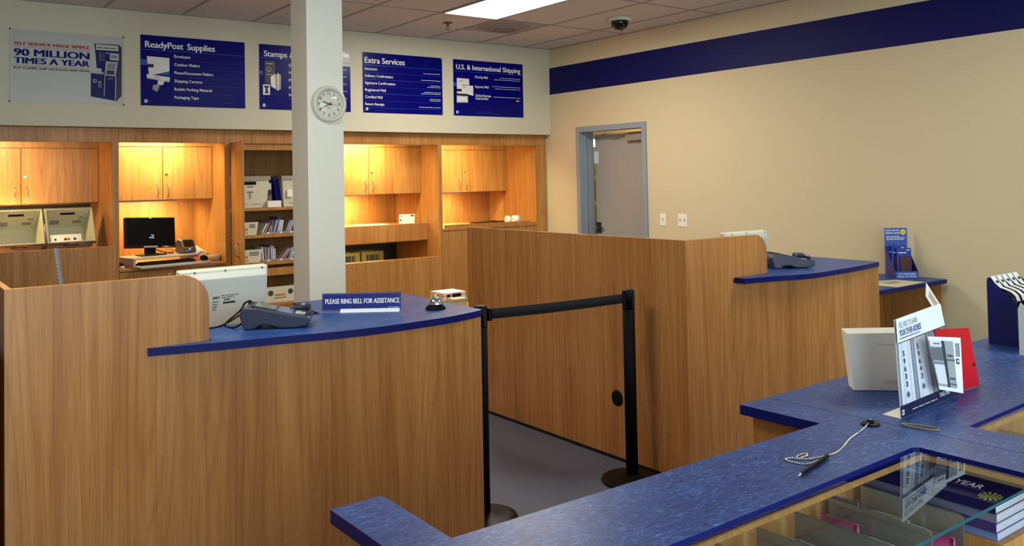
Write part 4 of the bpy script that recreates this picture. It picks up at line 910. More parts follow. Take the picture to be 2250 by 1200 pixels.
pl = Plane((-.105, .10, 0), (0, -1, 0), (0, 0, 1)); pl.rect(pr, 0, .2, .092, .096, 0); pl.disc(pr, .04, .062, .016, 3); pl.dash(pr, .065, .12, .064, .008, 3); pl.dash(pr, .02, .09, .035, .006, 3)
part('print', pr, [plain('box_red', (180, 40, 60), .5), plain('box_navy', (30, 32, 110), .5), M_WHITE, M_TXTG], pb, 0, True)
b = MB().box(3.575, 3.70, 5.60, 5.70, .5805, .675); b.box(3.575, 3.70, 5.599, 5.60, .655, .658, 1)
single('carton', b, [plain('manila_carton', (214, 200, 160), .6), M_TXTG], 'small manila carton in front of the white mailing box', 'box', None, .001)

# ------------------------------------------------------------------ queue posts with belt
def post(x, y, label, group='queue posts'):
    t = thing('queue_post', label, 'queue post', (x, y, 0), 0, group)
    part('base', MB().lathe([(.158, .0005), (.162, .006), (.158, .018), (.12, .026), (.05, .032), (.034, .04)], (x, y, 0), 48), plain('stanchion_base', (20, 14, 12), .5, spec=.2), t)
    part('pole', MB().lathe([(.0315, .038), (.0315, .90)], (x, y, 0), 32), M_BLACK, t)
    part('head', MB().lathe([(.033, .90), (.033, .988), (.030, .996), (.022, 1.0)], (x, y, 0), 32), M_BLKPL, t)
    sl_ = MB()
    for k in range(4):
        a = k*PI/2+.1; M = Matrix.Translation((x, y, 0)) @ Matrix.Rotation(a, 4, 'Z'); sl_.box(.031, .035, -.008, .008, .905, .985, 0, M)
    part('belt_slots', sl_, plain('slot_black', (6, 6, 8), .6), t)
    return t
q2 = post(3.195, 3.300, 'black belt post standing against the long side panel')
q1 = post(2.30, 3.372, 'black belt post beside the curved left counter, holding the belt end')
part('belt_clip', MB().box(2.333, 2.352, 3.348, 3.384, .925, .985), M_BLKPL, q1, .003)
bt = MB(); vs = []; n = 24
for i in range(n+1):
    k = i/n; x = 3.165+(2.350-3.165)*k; y = 3.303+(3.367-3.303)*k; zz = .955-.004*math.sin(k*PI); tw = .10*math.sin(k*PI)
    vs += [(x, y+tw*.02, zz+.024), (x, y-tw*.02, zz-.024)]
bt.add(vs, [(2*i, 2*i+1, 2*i+3, 2*i+2) for i in range(n)], 0, True)
o = part('belt', bt, plain('black_webbing', (9, 9, 14), .9, bump=(900, .3, .001)), q2); s = o.modifiers.new('thickness', 'SOLIDIFY'); s.thickness = .002

# ------------------------------------------------------------------ wall plates
for y0, y1, n, lab in ((5.795, 5.872, 1, 'single light switch on the right wall, nearer the door'), (5.525, 5.640, 2, 'double light switch on the right wall, farther from the door')):
    t = thing('light_switch', lab, 'light switch', (XR, (y0+y1)/2, 1.105))
    part('plate', MB().box(XR-.006, XR-.0005, y0, y1, 1.105, 1.227), M_WPLATE, t, .002)
    for k in range(n):
        yc = y0+(y1-y0)*(k+.5)/n; part('toggle', MB().box(XR-.016, XR-.006, yc-.005, yc+.005, 1.160, 1.178).box(XR-.0075, XR-.006, yc-.008, yc+.008, 1.152, 1.184), plain('toggle_white', (200, 192, 182), .4), t)

# ------------------------------------------------------------------ side table by the right wall
st = thing('side_table', 'oak writing desk with a blue top against the right wall', 'table', (5.58, 3.36, 0))
part('table_top', slab([(5.02, 3.085), (6.100, 3.085), (6.100, 3.68), (5.02, 3.68)], .793, .822), [M_LINO, M_NAVY], st)
part('end_panel', MB().box(6.065, 6.088, 3.11, 3.67, 0, .793), M_WOOD, st); part('end_panel', MB().box(5.04, 5.065, 3.11, 3.67, 0, .793), M_WOOD, st)
part('back_panel', MB().box(5.065, 6.065, 3.55, 3.57, .0, .793), M_WOODIN, st)
ot = thing('wall_outlet', 'pale outlet box under the writing desk', 'outlet', (5.45, 3.55, .40))
part('plate', MB().box(5.33, 5.44, 3.535, 3.5495, .36, .50), plain('outlet_grey', (190, 188, 186), .4), ot, .002)
part('sockets', MB().box(5.37, 5.40, 3.533, 3.535, .44, .46).box(5.37, 5.40, 3.533, 3.535, .39, .41), M_TXTG, ot)
b = MB().prism([(5.45, 3.088), (5.82, 3.098), (5.80, 3.30), (5.44, 3.40)], .8225, .826); b.poly([(5.56, 3.20, .8263), (5.68, 3.18, .8263), (5.72, 3.26, .8263), (5.58, 3.30, .8263)], 1)
single('writing_pad', b, [plain('pad_beige', (206, 196, 168), .6), plain('pad_smudge', (150, 146, 128), .7)], 'worn beige paper pad lying on the writing desk', 'writing pad')
# passport holder display
A = math.radians(-36.5); D0 = (5.878, 3.341, .8225)
dp = thing('display_box', 'blue cardboard display box of passport holders on the writing desk', 'display', D0, A)
C1, C2 = plain('display_blue', (52, 86, 180), .4), plain('display_navy', (46, 52, 118), .45)
b = MB(); b.box(0, .165, .0, .003, 0, .05); b.box(0, .165, .160, .164, 0, .352)
for x in (0, .162): b.prism([(0, 0), (.16, 0), (.16, .20), (.14, .195), (0, .05)], x, x+.003, 'x', 1)
b.box(.003, .162, .003, .160, 0, .003); part('tray', b, [C1, C2], dp, 0, True)
tx = MB(); pl = Plane((0, 0, 0), (1, 0, 0), (0, 0, 1)); pl.text(tx, 'STAY ORGANIZED', .022, .145, .028, .010, 0, .02); pl.text(tx, 'WHILE YOU TRAVEL', .014, .152, .010, .010, 0, .02)
pl2 = Plane((0, .160, 0), (1, 0, 0), (0, 0, 1)); pl2.text(tx, 'QUALITY LEATHER', .006, .108, .330, .010, 0, .03); pl2.text(tx, 'PASSPORT HOLDER', .006, .112, .310, .011, 0, .03)
for j, e in enumerate((.11, .15, .14)): pl2.dash(tx, .012, e, .288-.011*j, .005, 0, .001, .02)
part('lettering', tx, [M_TXTW], dp, 0, True)
sb = MB(); pts = []
for k in range(16):
    r = .024 if k % 2 == 0 else .017; pts.append((.135+r*math.cos(k*PI/8), .322+r*math.sin(k*PI/8)))
pl2.poly(sb, pts, 0, .0014); pl2.dash(sb, .122, .148, .319, .006, 1, .002, .006); part('starburst', sb, [plain('starburst_yellow', (240, 214, 30), .4), plain('starburst_text', (170, 140, 20), .4)], dp, 0, True)
for i, (x, y, h, lab) in enumerate(((.006, .130, .215, 'blue pack of passport holder, rearmost in the display box'), (.018, .095, .225, 'blue pack of passport holder, middle of the display box'), (.040, .060, .210, 'blue pack with a brown passport holder, frontmost in the display box'))):
    px = D0[0]+x*math.cos(A)-y*math.sin(A); py = D0[1]+x*math.sin(A)+y*math.cos(A)
    pk = thing('passport_holder_pack', lab, 'package', (px, py, D0[2]+.0035), A, None)
    part('card', MB().box(0, .105, 0, .0015, 0, h), plain('pack_blue', (20, 56, 160), .35), pk, 0, True)
    part('holder', MB().box(.018, .100, -.016, -.0005, .002, .148), plain('brown_leather', (72, 32, 30), .5), pk, .003, True)
    tx = MB(); q = Plane((0, 0, 0), (1, 0, 0), (0, 0, 1)); q.dash(tx, .012, .07, .172, .008, 0, .0006, .02); q.dash(tx, .07, .095, h-.018, .006, 0, .0006, .02); q.rect(tx, .045, .06, h-.03, h-.02, 1)
    part('print', tx, [M_TXTW, M_TXTK], pk, 0, True)
    e = MB(); q = Plane((0, -.0165, 0), (1, 0, 0), (0, 0, 1)); q.rect(e, .078, .094, .01, .03, 0, .0004); q.rect(e, .081, .091, .013, .027, 1, .0008); part('emblem', e, [plain('tan_stamp', (150, 110, 100), .5), MATS['brown_leather']], pk, 0, True)
    part('window', MB().box(.099, .1045, -.014, -.0002, .004, .165), M_GLASS, pk, 0, True)

# ------------------------------------------------------------------ front display counters
ZT = 1.0
dc1 = thing('display_counter', 'blue topped glass display counter in front, holding the pen on a chain', 'counter', (1.3, 1.1, 0))
top = [(.672, 1.483), (.672, .70), (.780, .70), (.780, .984), (1.806, 1.0), (1.817, .990), (1.819, .70), (1.9455, .70), (1.9195, 1.462), (1.806, 1.462), (1.8135, 1.231), (.777, 1.236), (.779, 1.484)]
part('countertop', slab(top, ZT-.025, ZT), [M_LINO, M_NAVY], dc1)
part('glass_top', MB().box(.781, 1.816, .748, .990, .989, .995, 0).box(.781, 1.816, .7472, .748, .989, .995, 1), [M_GLASS, M_GEDGE], dc1)
b = MB().box(.786, 1.808, .978, .984, .979, .9885); b.box(1.806, 1.812, .75, .978, .979, .9885); b.box(.782, .790, .75, .978, .979, .9885); part('glass_rail', b, M_WOODIN, dc1)
part('back_panel', MB().box(.70, 1.83, 1.196, 1.214, 0, .974), M_WOODIN, dc1)
b = MB().box(.690, .705, .75, 1.465, 0, .974); b.box(.705, .762, 1.45, 1.465, 0, .974); b.box(.747, .762, 1.215, 1.45, 0, .974); part('end_panel', b, M_WOODIN, dc1)
b = MB().box(1.83, 1.845, 1.215, 1.44, 0, .974); b.box(1.845, 1.905, 1.43, 1.445, 0, .974); part('end_panel', b, M_WOODIN, dc1)
part('partition_panel', MB().box(1.908, 1.92, .75, 1.19, 0, .974), M_WOODIN, dc1)
part('case_back', MB().box(.79, 1.906, 1.10, 1.115, .78, .974), M_WOODIN, dc1)
part('case_shelf', MB().box(.706, 1.906, .76, 1.195, .765, .78), M_WOODIN, dc1)
b = MB().box(.79, .80, .755, 1.195, .1, .764); part('lower_panel', b, M_WOODIN, dc1)
part('case_riser', MB().box(1.735, 1.904, .785, 1.095, .781, .880), M_WOODIN, dc1, .002)
for i, x in enumerate((1.126, 1.246, 1.366, 1.486, 1.602, 1.722)):
    q = [(.854, .781), (1.073, .781), (1.073, .92), (.866, .92), (.857, .917), (.854, .908)]
    part('metal_divider', MB().prism(q, x-.0015, x+.0015, 'x'), M_METAL, dc1)
dc2 = thing('display_counter', 'blue topped display counter beside the first one, holding the blue bin', 'counter', (2.7, 1.1, 0))
top = [(1.9215, 1.462), (1.9475, .70), (2.048, .70), (2.052, .998), (2.357, 1.006), (3.42, 1.02), (3.42, .70), (3.52, .70), (3.52, 1.468)]
part('countertop', slab(top, ZT-.025, ZT), [M_LINO, M_NAVY], dc2)
part('glass_top', MB().box(2.055, 3.415, .748, 1.0, .989, .995, 0).box(2.055, 3.415, .7472, .748, .989, .995, 1), [M_GLASS, M_GEDGE], dc2)
part('back_panel', MB().box(1.935, 3.50, 1.43, 1.448, 0, .974), M_WOODIN, dc2)
part('end_panel', MB().box(1.922, 1.934, .75, 1.448, 0, .974), M_WOODIN, dc2); part('end_panel', MB().box(3.485, 3.50, .75, 1.43, 0, .974), M_WOODIN, dc2)
part('case_back', MB().box(1.935, 3.484, 1.10, 1.115, .78, .974), M_WOODIN, dc2)
part('case_shelf', MB().box(1.935, 3.484, .76, 1.10, .765, .78), M_WOODIN, dc2)
part('glass_rail', MB().box(2.056, 3.41, .988, .996, .979, .9885), M_WOODIN, dc2)
for x in (2.20, 2.36, 2.52):
    part('metal_divider', MB().prism([(.854, .781), (1.073, .781), (1.073, .92), (.854, .92)], x-.0015, x+.0015, 'x'), M_METAL, dc2)
# packets in the case
PINK, PALE, TEAL = plain('pink_packet', (176, 66, 116), .4, var=.25), plain('pale_packet', (168, 168, 160), .3, var=.1), plain('blue_packet', (70, 84, 150), .4)
for x, y0, y1, h, mt, rot, lab in ((1.335, .87, 1.06, .092, PALE, 3, 'pale packet in the glass case, in the bay farthest from the booklets'), (1.455, .93, 1.06, .098, PALE, -3, 'white packet in the glass case beside a pink one'), (1.460, .86, .925, .100, PINK, 4, 'pink packet in the glass case beside the white one'),
                               (1.572, .99, 1.07, .115, PINK, 3, 'pink packet at the back of the glass case'), (1.572, .86, .98, .098, PALE, -4, 'pale packet in front of the rear pink packet in the glass case'), (1.692, .86, .93, .098, PINK, 4, 'pink packet nearest the booklets in the glass case'), (1.690, .95, 1.03, .105, PALE, 4, 'pale packet in the glass case before the booklets'), (1.640, 1.03, 1.09, .13, TEAL, 3, 'blue packet at the back of the glass case')):
    M = Matrix.Translation((x, (y0+y1)/2, .7815)) @ Matrix.Rotation(math.radians(rot), 4, 'Z'); d = (y1-y0)/2
    b = MB(); vs = []
    n = 8
    for i in range(n+1):
        yy = -d+2*d*i/n; k = .010+.012*math.sin(i/n*PI)
        for j in range(6):
            zz = h*j/5; kk = k*(.35+.65*math.sin(max(.12, j/5*PI)) if j < 5 else .2); vs += [(-kk, yy, zz), (kk, yy, zz)]
    fs = []
    for i in range(n):
        a = 12*i; c = a+12
        for j in range(5): fs += [(a+2*j, c+2*j, c+2*j+2, a+2*j+2)[::-1], (a+2*j+1, c+2*j+1, c+2*j+3, a+2*j+3)]
        fs += [(a, a+1, c+1, c), (a+10, c+10, c+11, a+11)]
    for a, r in ((0, 1), (12*n, 0)):
        for j in range(5): q = (a+2*j, a+2*j+2, a+2*j+3, a+2*j+1); fs.append(q if r else q[::-1])
    b.add(vs, fs, 0, True, M); single('packet', b, mt, lab, 'packet')
for x, mt, lab in ((2.28, plain('silver_packet', (170, 170, 168), .35), 'silver packet in the far glass case, left'), (2.44, PALE, 'pale packet in the far glass case, right')):
    single('packet', MB().box(x-.03, x+.03, .88, 1.05, .7805, .90), mt, lab, 'packet', None, .008)
# booklets
x0, x1, y0, y1 = 1.738, 1.897, .800, 1.075
zz = .8805
for i, (h, lab) in enumerate(((.016, 'lowest booklet of the stack in the glass case'), (.018, 'second booklet from the bottom of the stack in the glass case'), (.018, 'third booklet from the bottom of the stack in the glass case'), (.020, 'top booklet with a dark purple cover in the glass case'))):
    t = thing('booklet', lab, 'booklet', ((x0+x1)/2, (y0+y1)/2, zz), 0, None); dx = (.004, 0, .003, 0)[i]
    b = MB()
    for k in range(6): b.box(x0+dx+.001*(k % 2), x1-.002, y0+.001*(k % 3), y1, zz+.0012+k*(h-.0024)/6, zz+.0009+(k+1)*(h-.0024)/6)
    part('pages', b, plain('booklet_pages', (186, 186, 194), .6), t)
    cv = plain(*(('cover_blue_grey', (110, 130, 180), .35), ('cover_violet', (60, 50, 110), .35), ('cover_grey', (120, 116, 140), .35), ('cover_purple', (30, 20, 72), .2))[i])
    b = MB().box(x0+dx-.001, x1, y0-.001, y1+.001, zz, zz+.0009).box(x0+dx-.001, x1, y0-.001, y1+.001, zz+h-.001, zz+h).box(x0+dx-.002, x0+dx-.001, y0-.001, y1+.001, zz, zz+h); part('cover', b, cv, t)
    if i == 3:
        pr = MB(); pl = Plane((x0, y1, zz+h), (0, -1, 0), (1, 0, 0))
        pl.poly(pr, [(.0, .0), (.10, .05), (.12, .10), (.0, .10)], 0, .0004); pl.poly(pr, [(.0, .0), (.03, .03), (.0, .06)], 1, .0006); pl.dash(pr, .02, .09, .055, .008, 1, .0006, .012)
        pl.text(pr, 'YEAR', .165, .222, .055, .026, 1, .01, .0006, .0015)
        for q in (.047, .088): pl.rect(pr, .155, .232, q, q+.0015, 2, .0006)
        pl.dash(pr, .10, .165, .115, .012, 1, .0006, .014)
        for k in range(12):
            a = k*PI/6; pl.poly(pr, [(.252, .03), (.252+.021*math.cos(a-.12), .03+.026*math.sin(a-.12)), (.252+.021*math.cos(a+.12), .03+.026*math.sin(a+.12))], 3, .0005)
        part('print', pr, [plain('cover_sky', (80, 150, 200), .3), M_TXTW, plain('cover_pink', (190, 90, 130), .3), plain('cover_yellow', (190, 180, 60), .3)], t)
    zz += h+.0004

# ------------------------------------------------------------------ pen on a chain, rubber band
pn = thing('chained_pen', 'black pen on a beaded chain lying on the blue counter', 'pen', (1.893, 1.150, ZT))
part('base', MB().lathe([(.0215, .0003), (.0215, .003), (.018, .0045), (.010, .005)], (1.893, 1.150, ZT), 32), M_BLKPL, pn)
part('swivel', MB().lathe([(.008, .005), (.008, .010), (.004, .012)], (1.893, 1.150, ZT), 20), M_BLKPL, pn)
cp = [(1.893, 1.150, .012), (1.876, 1.148, .003), (1.82, 1.132, .002), (1.756, 1.117, .002), (1.691, 1.093, .002), (1.642, 1.080, .002), (1.613, 1.083, .002), (1.587, 1.086, .002), (1.565, 1.094, .002), (1.553, 1.105, .002), (1.558, 1.116, .002), (1.575, 1.119, .003), (1.588, 1.113, .004), (1.579, 1.106, .003), (1.562, 1.104, .004), (1.551, 1.108, .002), (1.545, 1.119, .002), (1.531, 1.124, .002), (1.524, 1.114, .002), (1.524, 1.103, .002), (1.530, 1.083, .002), (1.545, 1.074, .002), (1.57, 1.074, .003), (1.606, 1.0735, .006)]
path = spline(cp, 14); ch = MB(); acc = 0; last = path[0]; nb = 0
def bead(mb, p, r):
    vs = [(p.x, p.y, p.z+r)]; 
    for k in range(6): vs.append((p.x+r*.87*math.cos(k*PI/3), p.y+r*.87*math.sin(k*PI/3), p.z+r*.5))
    for k in range(6): vs.append((p.x+r*.87*math.cos(k*PI/3), p.y+r*.87*math.sin(k*PI/3), p.z-r*.5))
    vs.append((p.x, p.y, p.z-r)); fs = []
    for k in range(6): n = (k+1) % 6; fs += [(0, 1+k, 1+n), (1+k, 7+k, 7+n, 1+n), (13, 7+n, 7+k)]
    mb.add(vs, fs, 0, True)
for p in path:
    acc += (p-last).length; last = p
    if acc >= .0046 or nb == 0: bead(ch, Vector((p.x, p.y, ZT+p.z)), .0022); acc = 0; nb += 1
ch.tube([(p.x, p.y, ZT+p.z) for p in path], .0006, 0, 5)
part('bead_chain', ch, plain('nickel_beads', (226, 218, 200), .22, 1.0), pn)
a, b2 = Vector((1.468, 1.0435, ZT+.0052)), Vector((1.606, 1.0735, ZT+.0058)); d = (b2-a).normalized()
b = MB().tube([a, a+d*.006, a+d*.05, b2-d*.012, b2-d*.002, b2], [.003, .0038, .0043, .0043, .0038, .002], 0, 14); part('barrel', b, M_BLKPL, pn)
b = MB().tube([a-d*.012, a-d*.004, a], [.0007, .002, .0034], 0, 10); part('tip', b, M_STEEL, pn)
b = MB(); pts = []
for i in range(33):
    k = 2*PI*i/32; u, v = .042*math.cos(k), .0125*math.sin(k)*(1+.15*math.cos(k)); A = math.radians(-76)
    pts.append((1.957+u*math.cos(A)-v*math.sin(A), 1.063+u*math.sin(A)+v*math.cos(A)))
vs = []
for x, y in pts[:-1]:
    cx, cy = 1.957, 1.063; dx, dy = x-cx, y-cy; k = (math.hypot(dx, dy)-.0014)/math.hypot(dx, dy)
    vs += [(x, y, ZT+.0003), (x, y, ZT+.0042), (cx+dx*k, cy+dy*k, ZT+.0042), (cx+dx*k, cy+dy*k, ZT+.0003)]
b.add(vs, [(4*i+k, 4*((i+1) % 32)+k, 4*((i+1) % 32)+(k+1) % 4, 4*i+(k+1) % 4) for i in range(32) for k in range(4)], 0, True)
single('rubber_band', b, plain('rubber_tan', (150, 132, 104), .5), 'tan rubber band lying on the blue counter near the brochure stand', 'rubber band')

# ------------------------------------------------------------------ white box, brochure stand and its cards
A = math.radians(-43.4); M = Matrix.Translation((2.151, 1.353, ZT+.0005)) @ Matrix.Rotation(A, 4, 'Z')
b = MB(); lo = [(0, 0, 0), (.165, 0, 0), (.165, .05, 0), (0, .05, 0)]; hi = [(-.015, -.006, .156), (.178, -.006, .160), (.178, .055, .164), (-.015, .055, .160)]
b.add(lo+hi, [(3, 2, 1, 0), (4, 5, 6, 7), (0, 1, 5, 4), (1, 2, 6, 5), (2, 3, 7, 6), (3, 0, 4, 7)], 0, False, M)
bx = thing('white_box', 'plain white cardboard box standing behind the brochure stand', 'box', (2.151, 1.353, ZT), A)
part('carton', b, plain('white_card', (250, 246, 232), .6), bx, .002)
b = MB(); b.add([(.06, -.0058, .125), (.172, -.0058, .125), (.173, -.0060, .128), (.06, -.0060, .128)], [(0, 1, 2, 3)], 0, False, M); part('flap_edge', b, plain('white_card_edge', (226, 220, 202), .6), bx); b = MB(); b.add([(.08, -.0017, .018), (.165, -.0017, .018), (.166, -.0022, .03), (.08, -.0022, .03)], [(0, 1, 2, 3)], 0, False, M)
part('flap_edge', b, plain('white_card_edge', (226, 220, 202), .6), bx)

class Sheet(Plane):
    def __init__(s, off=0): s.off = off
    def p(s, a, b, h=0.0):
        u, v = a/.323, b/.235
        return Vector((1.991+a, 1.129+.022*u+.010*v+.034*u*v-s.off-h, ZT+.0015+b))
bs = thing('brochure_stand', 'folded card stand with mailbox pictures and address lettering', 'brochure stand', (2.15, 1.15, ZT))
def sheet_part(name, a0, a1, b0, b1, off, th, mat, n=10):
    S = Sheet(off); vs = []; fs = []
    for i in range(n+1):
        a = a0+(a1-a0)*i/n
        for bb in (b0, b1):
            for h in (0, -th): vs.append(S.p(a, bb, h))
    for i in range(n):
        o = 4*i; fs += [(o, o+4, o+6, o+2), (o+1, o+3, o+7, o+5), (o, o+1, o+5, o+4), (o+2, o+6, o+7, o+3)]
    fs += [(0, 2, 3, 1), (4*n, 4*n+1, 4*n+3, 4*n+2)]
    return part(name, MB().add(vs, fs), mat, bs)
sheet_part('backing_sheet', 0, .323, 0, .235, 0, .0012, plain('print_pale_grey', (206, 210, 222), .35))
part('foot_flange', MB().add([(1.991, 1.130, ZT+.0003), (2.314, 1.153, ZT+.0003), (2.314, 1.20, ZT+.0003), (1.993, 1.177, ZT+.0003), (1.991, 1.130, ZT+.0013), (2.314, 1.153, ZT+.0013), (2.314, 1.20, ZT+.0013), (1.993, 1.177, ZT+.0013)], [(3, 2, 1, 0), (4, 5, 6, 7), (0, 1, 5, 4), (1, 2, 6, 5), (2, 3, 7, 6), (3, 0, 4, 7)]), M_WHITE, bs)
sheet_part('header_band', -.001, .320, .178, .237, .006, .0012, plain('header_white', (232, 236, 234), .3))
S = Sheet(0); pr = MB()
def srect(a0, a1, b0, b1, m, h=.0008, n=6):
    for i in range(n):
        p, q = a0+(a1-a0)*i/n, a0+(a1-a0)*(i+1)/n; S.rect(pr, p, q, b0, b1, m, h)
srect(0, .323, 0, .028, 0)
for a in (.004, .010, .088, .094, .102, .108, .186, .192, .200): S.rect(pr, a, a+.0022, .028, .178, 1)
for a in (.03, .07, .125, .17): S.rect(pr, a, a+.0008, .028, .178, 2)
srect(.21, .323, .028, .178, 2)
for b0 in (.06, .11, .15): srect(.21, .323, b0, b0+.004, 1, .0012)
for a, dg, z0 in ((.036, '59633', .142), (.125, '59643', .147)):
    for i, c in enumerate(dg): S.text(pr, c, a+.003*i*.4, a+.0095+.003*i*.4, z0-.0185*i, .0125, 1, .03, .0012)
    S.disc(pr, a+.012, z0-.0185*5-.001, .0075, 2, .0012); S.disc(pr, a+.012, z0-.0185*5-.001, .004, 1, .0015)
S.text(pr, 'TAKE ONE', .215, .275, .012, .010, 3, .01, .0014); S.dash(pr, .06, .20, .010, .0016, 3, .0014, .03)
eagle(S, pr, .006, .006, .012, .012, 3, 0)
part('mailbox_print', pr, [plain('print_midnight', (22, 26, 66), .35), plain('print_slate', (44, 46, 64), .35), plain('print_mid_grey', (132, 136, 150), .35), M_TXTW], bs)
S = Sheet(.006); pr = MB()
S.text(pr, 'FEEL FREE TO SHARE', .012, .135, .213, .0135, 0, .0, .0008); S.text(pr, 'YOUR OTHER ADDRESS', .012, .155, .194, .0145, 1, .015, .0008); S.dash(pr, .012, .145, .186, .004, 0, .0008, .012)
for i in range(6): S.rect(pr, .0533*i, .0533*(i+1), .178, .180, 2, .0008)
part('header_lettering', pr, [plain('text_steel_blue', (140, 150, 178), .4), plain('text_royal_blue', (50, 70, 150), .4), plain('line_maroon', (60, 30, 50), .4)], bs)
# cards in the stand
def card(name, pts, mat, label, cat, th=.0012):
    t = thing(name, label, cat, (sum(p[0] for p in pts)/len(pts), pts[0][1], min(p[2] for p in pts)))
    n = len(pts); b = MB().add(list(pts)+[(x, y+th, z) for x, y, z in pts], [tuple(range(n)), tuple(range(2*n-1, n-1, -1))]+[((i+1) % n, i, n+i, n+(i+1) % n) for i in range(n)])
    part('card_stock', b, mat, t); return t
yw = lambda x: 1.126-(x-2.08)*.16
W4 = [(2.150, yw(2.150), 1.048), (2.240, yw(2.240), 1.026), (2.236, yw(2.236), 1.168), (2.112, yw(2.112), 1.184)]
t = card('postcard', W4, plain('postcard_white', (226, 230, 238), .4), 'white postcard with a grey mailbox picture in the brochure stand', 'card')
def q4(u, v): 
    p = Vector(W4[0]).lerp(Vector(W4[1]), u); q = Vector(W4[3]).lerp(Vector(W4[2]), u); r = p.lerp(q, v); r.y -= .0008; return r
b = MB()
def qr(u0, u1, v0, v1, m, h=0): b.add([q4(u0, v0)-Vector((0, h, 0)), q4(u1, v0)-Vector((0, h, 0)), q4(u1, v1)-Vector((0, h, 0)), q4(u0, v1)-Vector((0, h, 0))], [(0, 1, 2, 3)], m)
qr(.0, .74, .07, .93, 0); qr(.0, .36, .56, .80, 1, .0004); qr(.36, .46, .07, .93, 2, .0004); qr(.46, .74, .56, .60, 1, .0004); qr(.0, .36, .50, .52, 1, .0004); qr(.46, .74, .12, .15, 1, .0004); qr(.0, .36, .82, .93, 3, .0004); qr(.0, .36, .12, .48, 3, .0004)
for k in range(4): qr(.50+.05*k, .53+.05*k, .64, .68, 2, .0008); qr(.50+.05*k, .53+.05*k, .22, .26, 2, .0008); qr(.12+.05*k, .15+.05*k, .86, .89, 2, .0008)
qr(.80, .90, .52, .62, 2, .0004); qr(.82, .88, .55, .60, 3, .0008)
for k in range(7): qr(.80, .86, .66+.035*k, .68+.035*k, 2, .0004); qr(.88, .93, .66+.035*k, .685+.035*k, 2, .0004)
part('picture', b, [plain('pic_grey', (150, 154, 164), .35), plain('pic_dark_grey', (96, 100, 110), .35), plain('pic_charcoal', (46, 48, 60), .35), plain('pic_pale', (204, 208, 216), .35)], t)
R4 = [(2.30, 1.168, 1.003), (2.448, 1.158, 1.003), (2.403, 1.160, 1.166), (2.235, 1.168, 1.180)]
t = card('red_card', R4, plain('glossy_red', (196, 22, 34), .25), 'glossy red card sticking out of the brochure stand at right', 'card')
b = MB(); b.add([(2.418, 1.1575, 1.06), (2.428, 1.157, 1.06), (2.426, 1.157, 1.068), (2.416, 1.1575, 1.068)], [(0, 1, 2, 3)], 0); b.add([(2.30, 1.1655, 1.152), (2.302, 1.1655, 1.152), (2.302, 1.1655, 1.172), (2.30, 1.1655, 1.172)], [(0, 1, 2, 3)], 1); part('marks', b, [plain('dark_red_print', (60, 10, 20), .4), plain('pale_red_print', (220, 90, 90), .4)], t)
L4 = [(2.395, 1.25, 1.160), (2.470, 1.25, 1.160), (2.356, 1.25, 1.284), (2.352, 1.25, 1.250)]
t = card('leaning_card', [(2.37, 1.25, 1.0005), (2.42, 1.25, 1.0005), (2.435, 1.25, 1.19), (2.435, 1.25, 1.211), (2.357, 1.25, 1.285), (2.352, 1.25, 1.248), (2.395, 1.25, 1.205)], plain('card_ivory', (226, 220, 204), .5), 'narrow ivory card poking up behind the brochure stand', 'card')
b = MB().add([(2.402, 1.2495, 1.212), (2.42, 1.2495, 1.216), (2.372, 1.2495, 1.262), (2.366, 1.2495, 1.246)], [(0, 1, 2, 3)]); part('picture', b, plain('pic_rose', (186, 150, 140), .5), t)

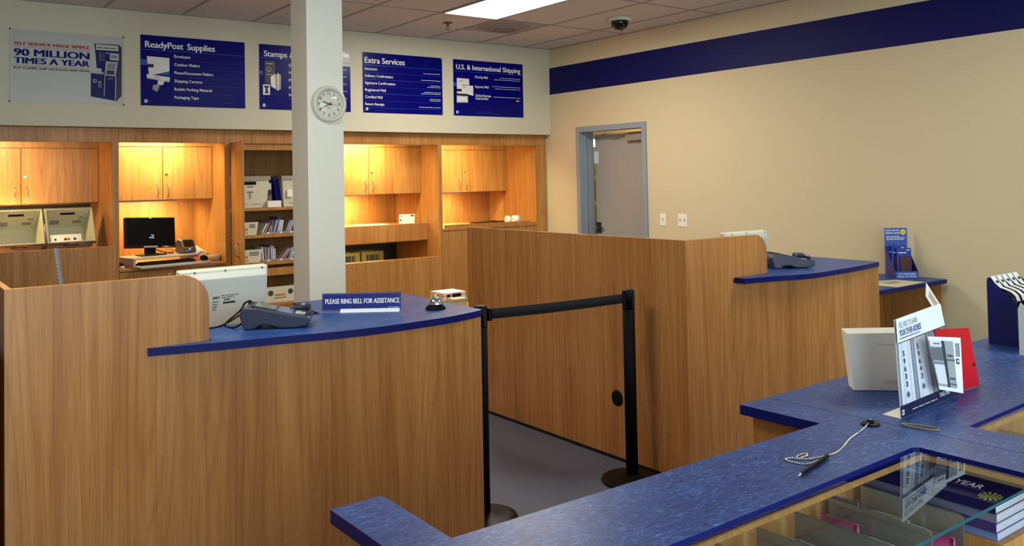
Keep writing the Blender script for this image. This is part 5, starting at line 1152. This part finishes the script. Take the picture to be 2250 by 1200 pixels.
# ------------------------------------------------------------------ blue bin and white display box
bn = thing('display_bin', 'navy display bin of packing tape dispensers by the right edge', 'display', (3.2, 1.37, ZT))
b = MB(); side = [(1.324, ZT+.0005), (1.418, ZT+.0005), (1.418, 1.214), (1.414, 1.218), (1.324, 1.146)]
for x in (3.073, 3.297): b.prism(side, x, x+.003, 'x')
b.box(3.076, 3.297, 1.324, 1.327, ZT+.0005, 1.13); b.box(3.076, 3.297, 1.415, 1.418, ZT+.0005, 1.224); b.box(3.076, 3.297, 1.327, 1.415, ZT+.0005, ZT+.003)
part('tray', b, plain('bin_navy', (10, 20, 96), .4), bn)
for i in range(5):
    x = 3.088+.041*i; t = thing('tape_packet', 'white tape packet in the navy bin, '+('first', 'second', 'third', 'fourth', 'fifth')[i]+' from its left side', 'packet', (x+.017, 1.37, ZT+.004), 0, None)
    pth = [(1.412, 1.228), (1.398, 1.208), (1.385, 1.192), (1.368, 1.187), (1.350, 1.180), (1.336, 1.168), (1.330, 1.150)]
    vs = []; w0 = .033
    for k, (y, z) in enumerate(pth): wv = w0 if k < 2 else w0*.7; sh = 0 if k < 2 else .008; vs += [(x+sh, y, z), (x+sh+wv, y, z)]
    o = part('hang_tag', MB().add(vs, [(2*k, 2*k+2, 2*k+3, 2*k+1) for k in range(len(pth)-1)]), plain('tag_white', (236, 230, 220), .4), t); s = o.modifiers.new('thickness', 'SOLIDIFY'); s.thickness = .0012
    b = MB().add([(x+.010, 1.4000, 1.2125), (x+.024, 1.4000, 1.2125), (x+.024, 1.3945, 1.2052), (x+.010, 1.3945, 1.2052)], [(0, 1, 2, 3)]); 
    for v in range(4): b.v[v].z += .0012; b.v[v].y -= .001
    part('hang_hole', b, M_TXTK, t)
    part('tape_wheel', MB().lathe([(.022, 0), (.034, 0), (.034, .016), (.022, .016), (.022, 0)], (0, 0, 0), 28, 0, Matrix.Translation((x+.011, 1.371, 1.145)) @ Matrix.Rotation(PI/2, 4, 'Y')), plain('dark_tape', (30, 34, 60), .25), t)
wd = thing('display_box', 'white display carton at the right edge in front of the navy bin', 'display', (3.05, 1.14, ZT))
b = MB(); side = [(1.02, ZT+.0005), (1.266, ZT+.0005), (1.266, 1.150), (1.258, 1.168), (1.22, 1.135), (1.02, 1.05)]
for x in (2.947, 3.197): b.prism(side, x, x+.003, 'x')
b.box(2.95, 3.197, 1.263, 1.266, ZT+.0005, 1.15); b.box(2.95, 3.197, 1.02, 1.023, ZT+.0005, 1.05); b.box(2.95, 3.197, 1.023, 1.263, ZT+.0005, ZT+.003); part('tray', b, plain('carton_white', (206, 206, 206), .5), wd)
b = MB().add([(2.9465, 1.10, 1.02), (2.9465, 1.22, 1.02), (2.9465, 1.22, 1.027), (2.9465, 1.10, 1.027)], [(0, 3, 2, 1)]); part('print', b, plain('lilac_print', (150, 140, 190), .5), wd)
single('packet', MB().box(2.975, 3.10, 1.20, 1.255, ZT+.004, 1.172), plain('green_packet', (70, 110, 70), .45), 'green packet standing in the white display carton', 'packet', None, .004)
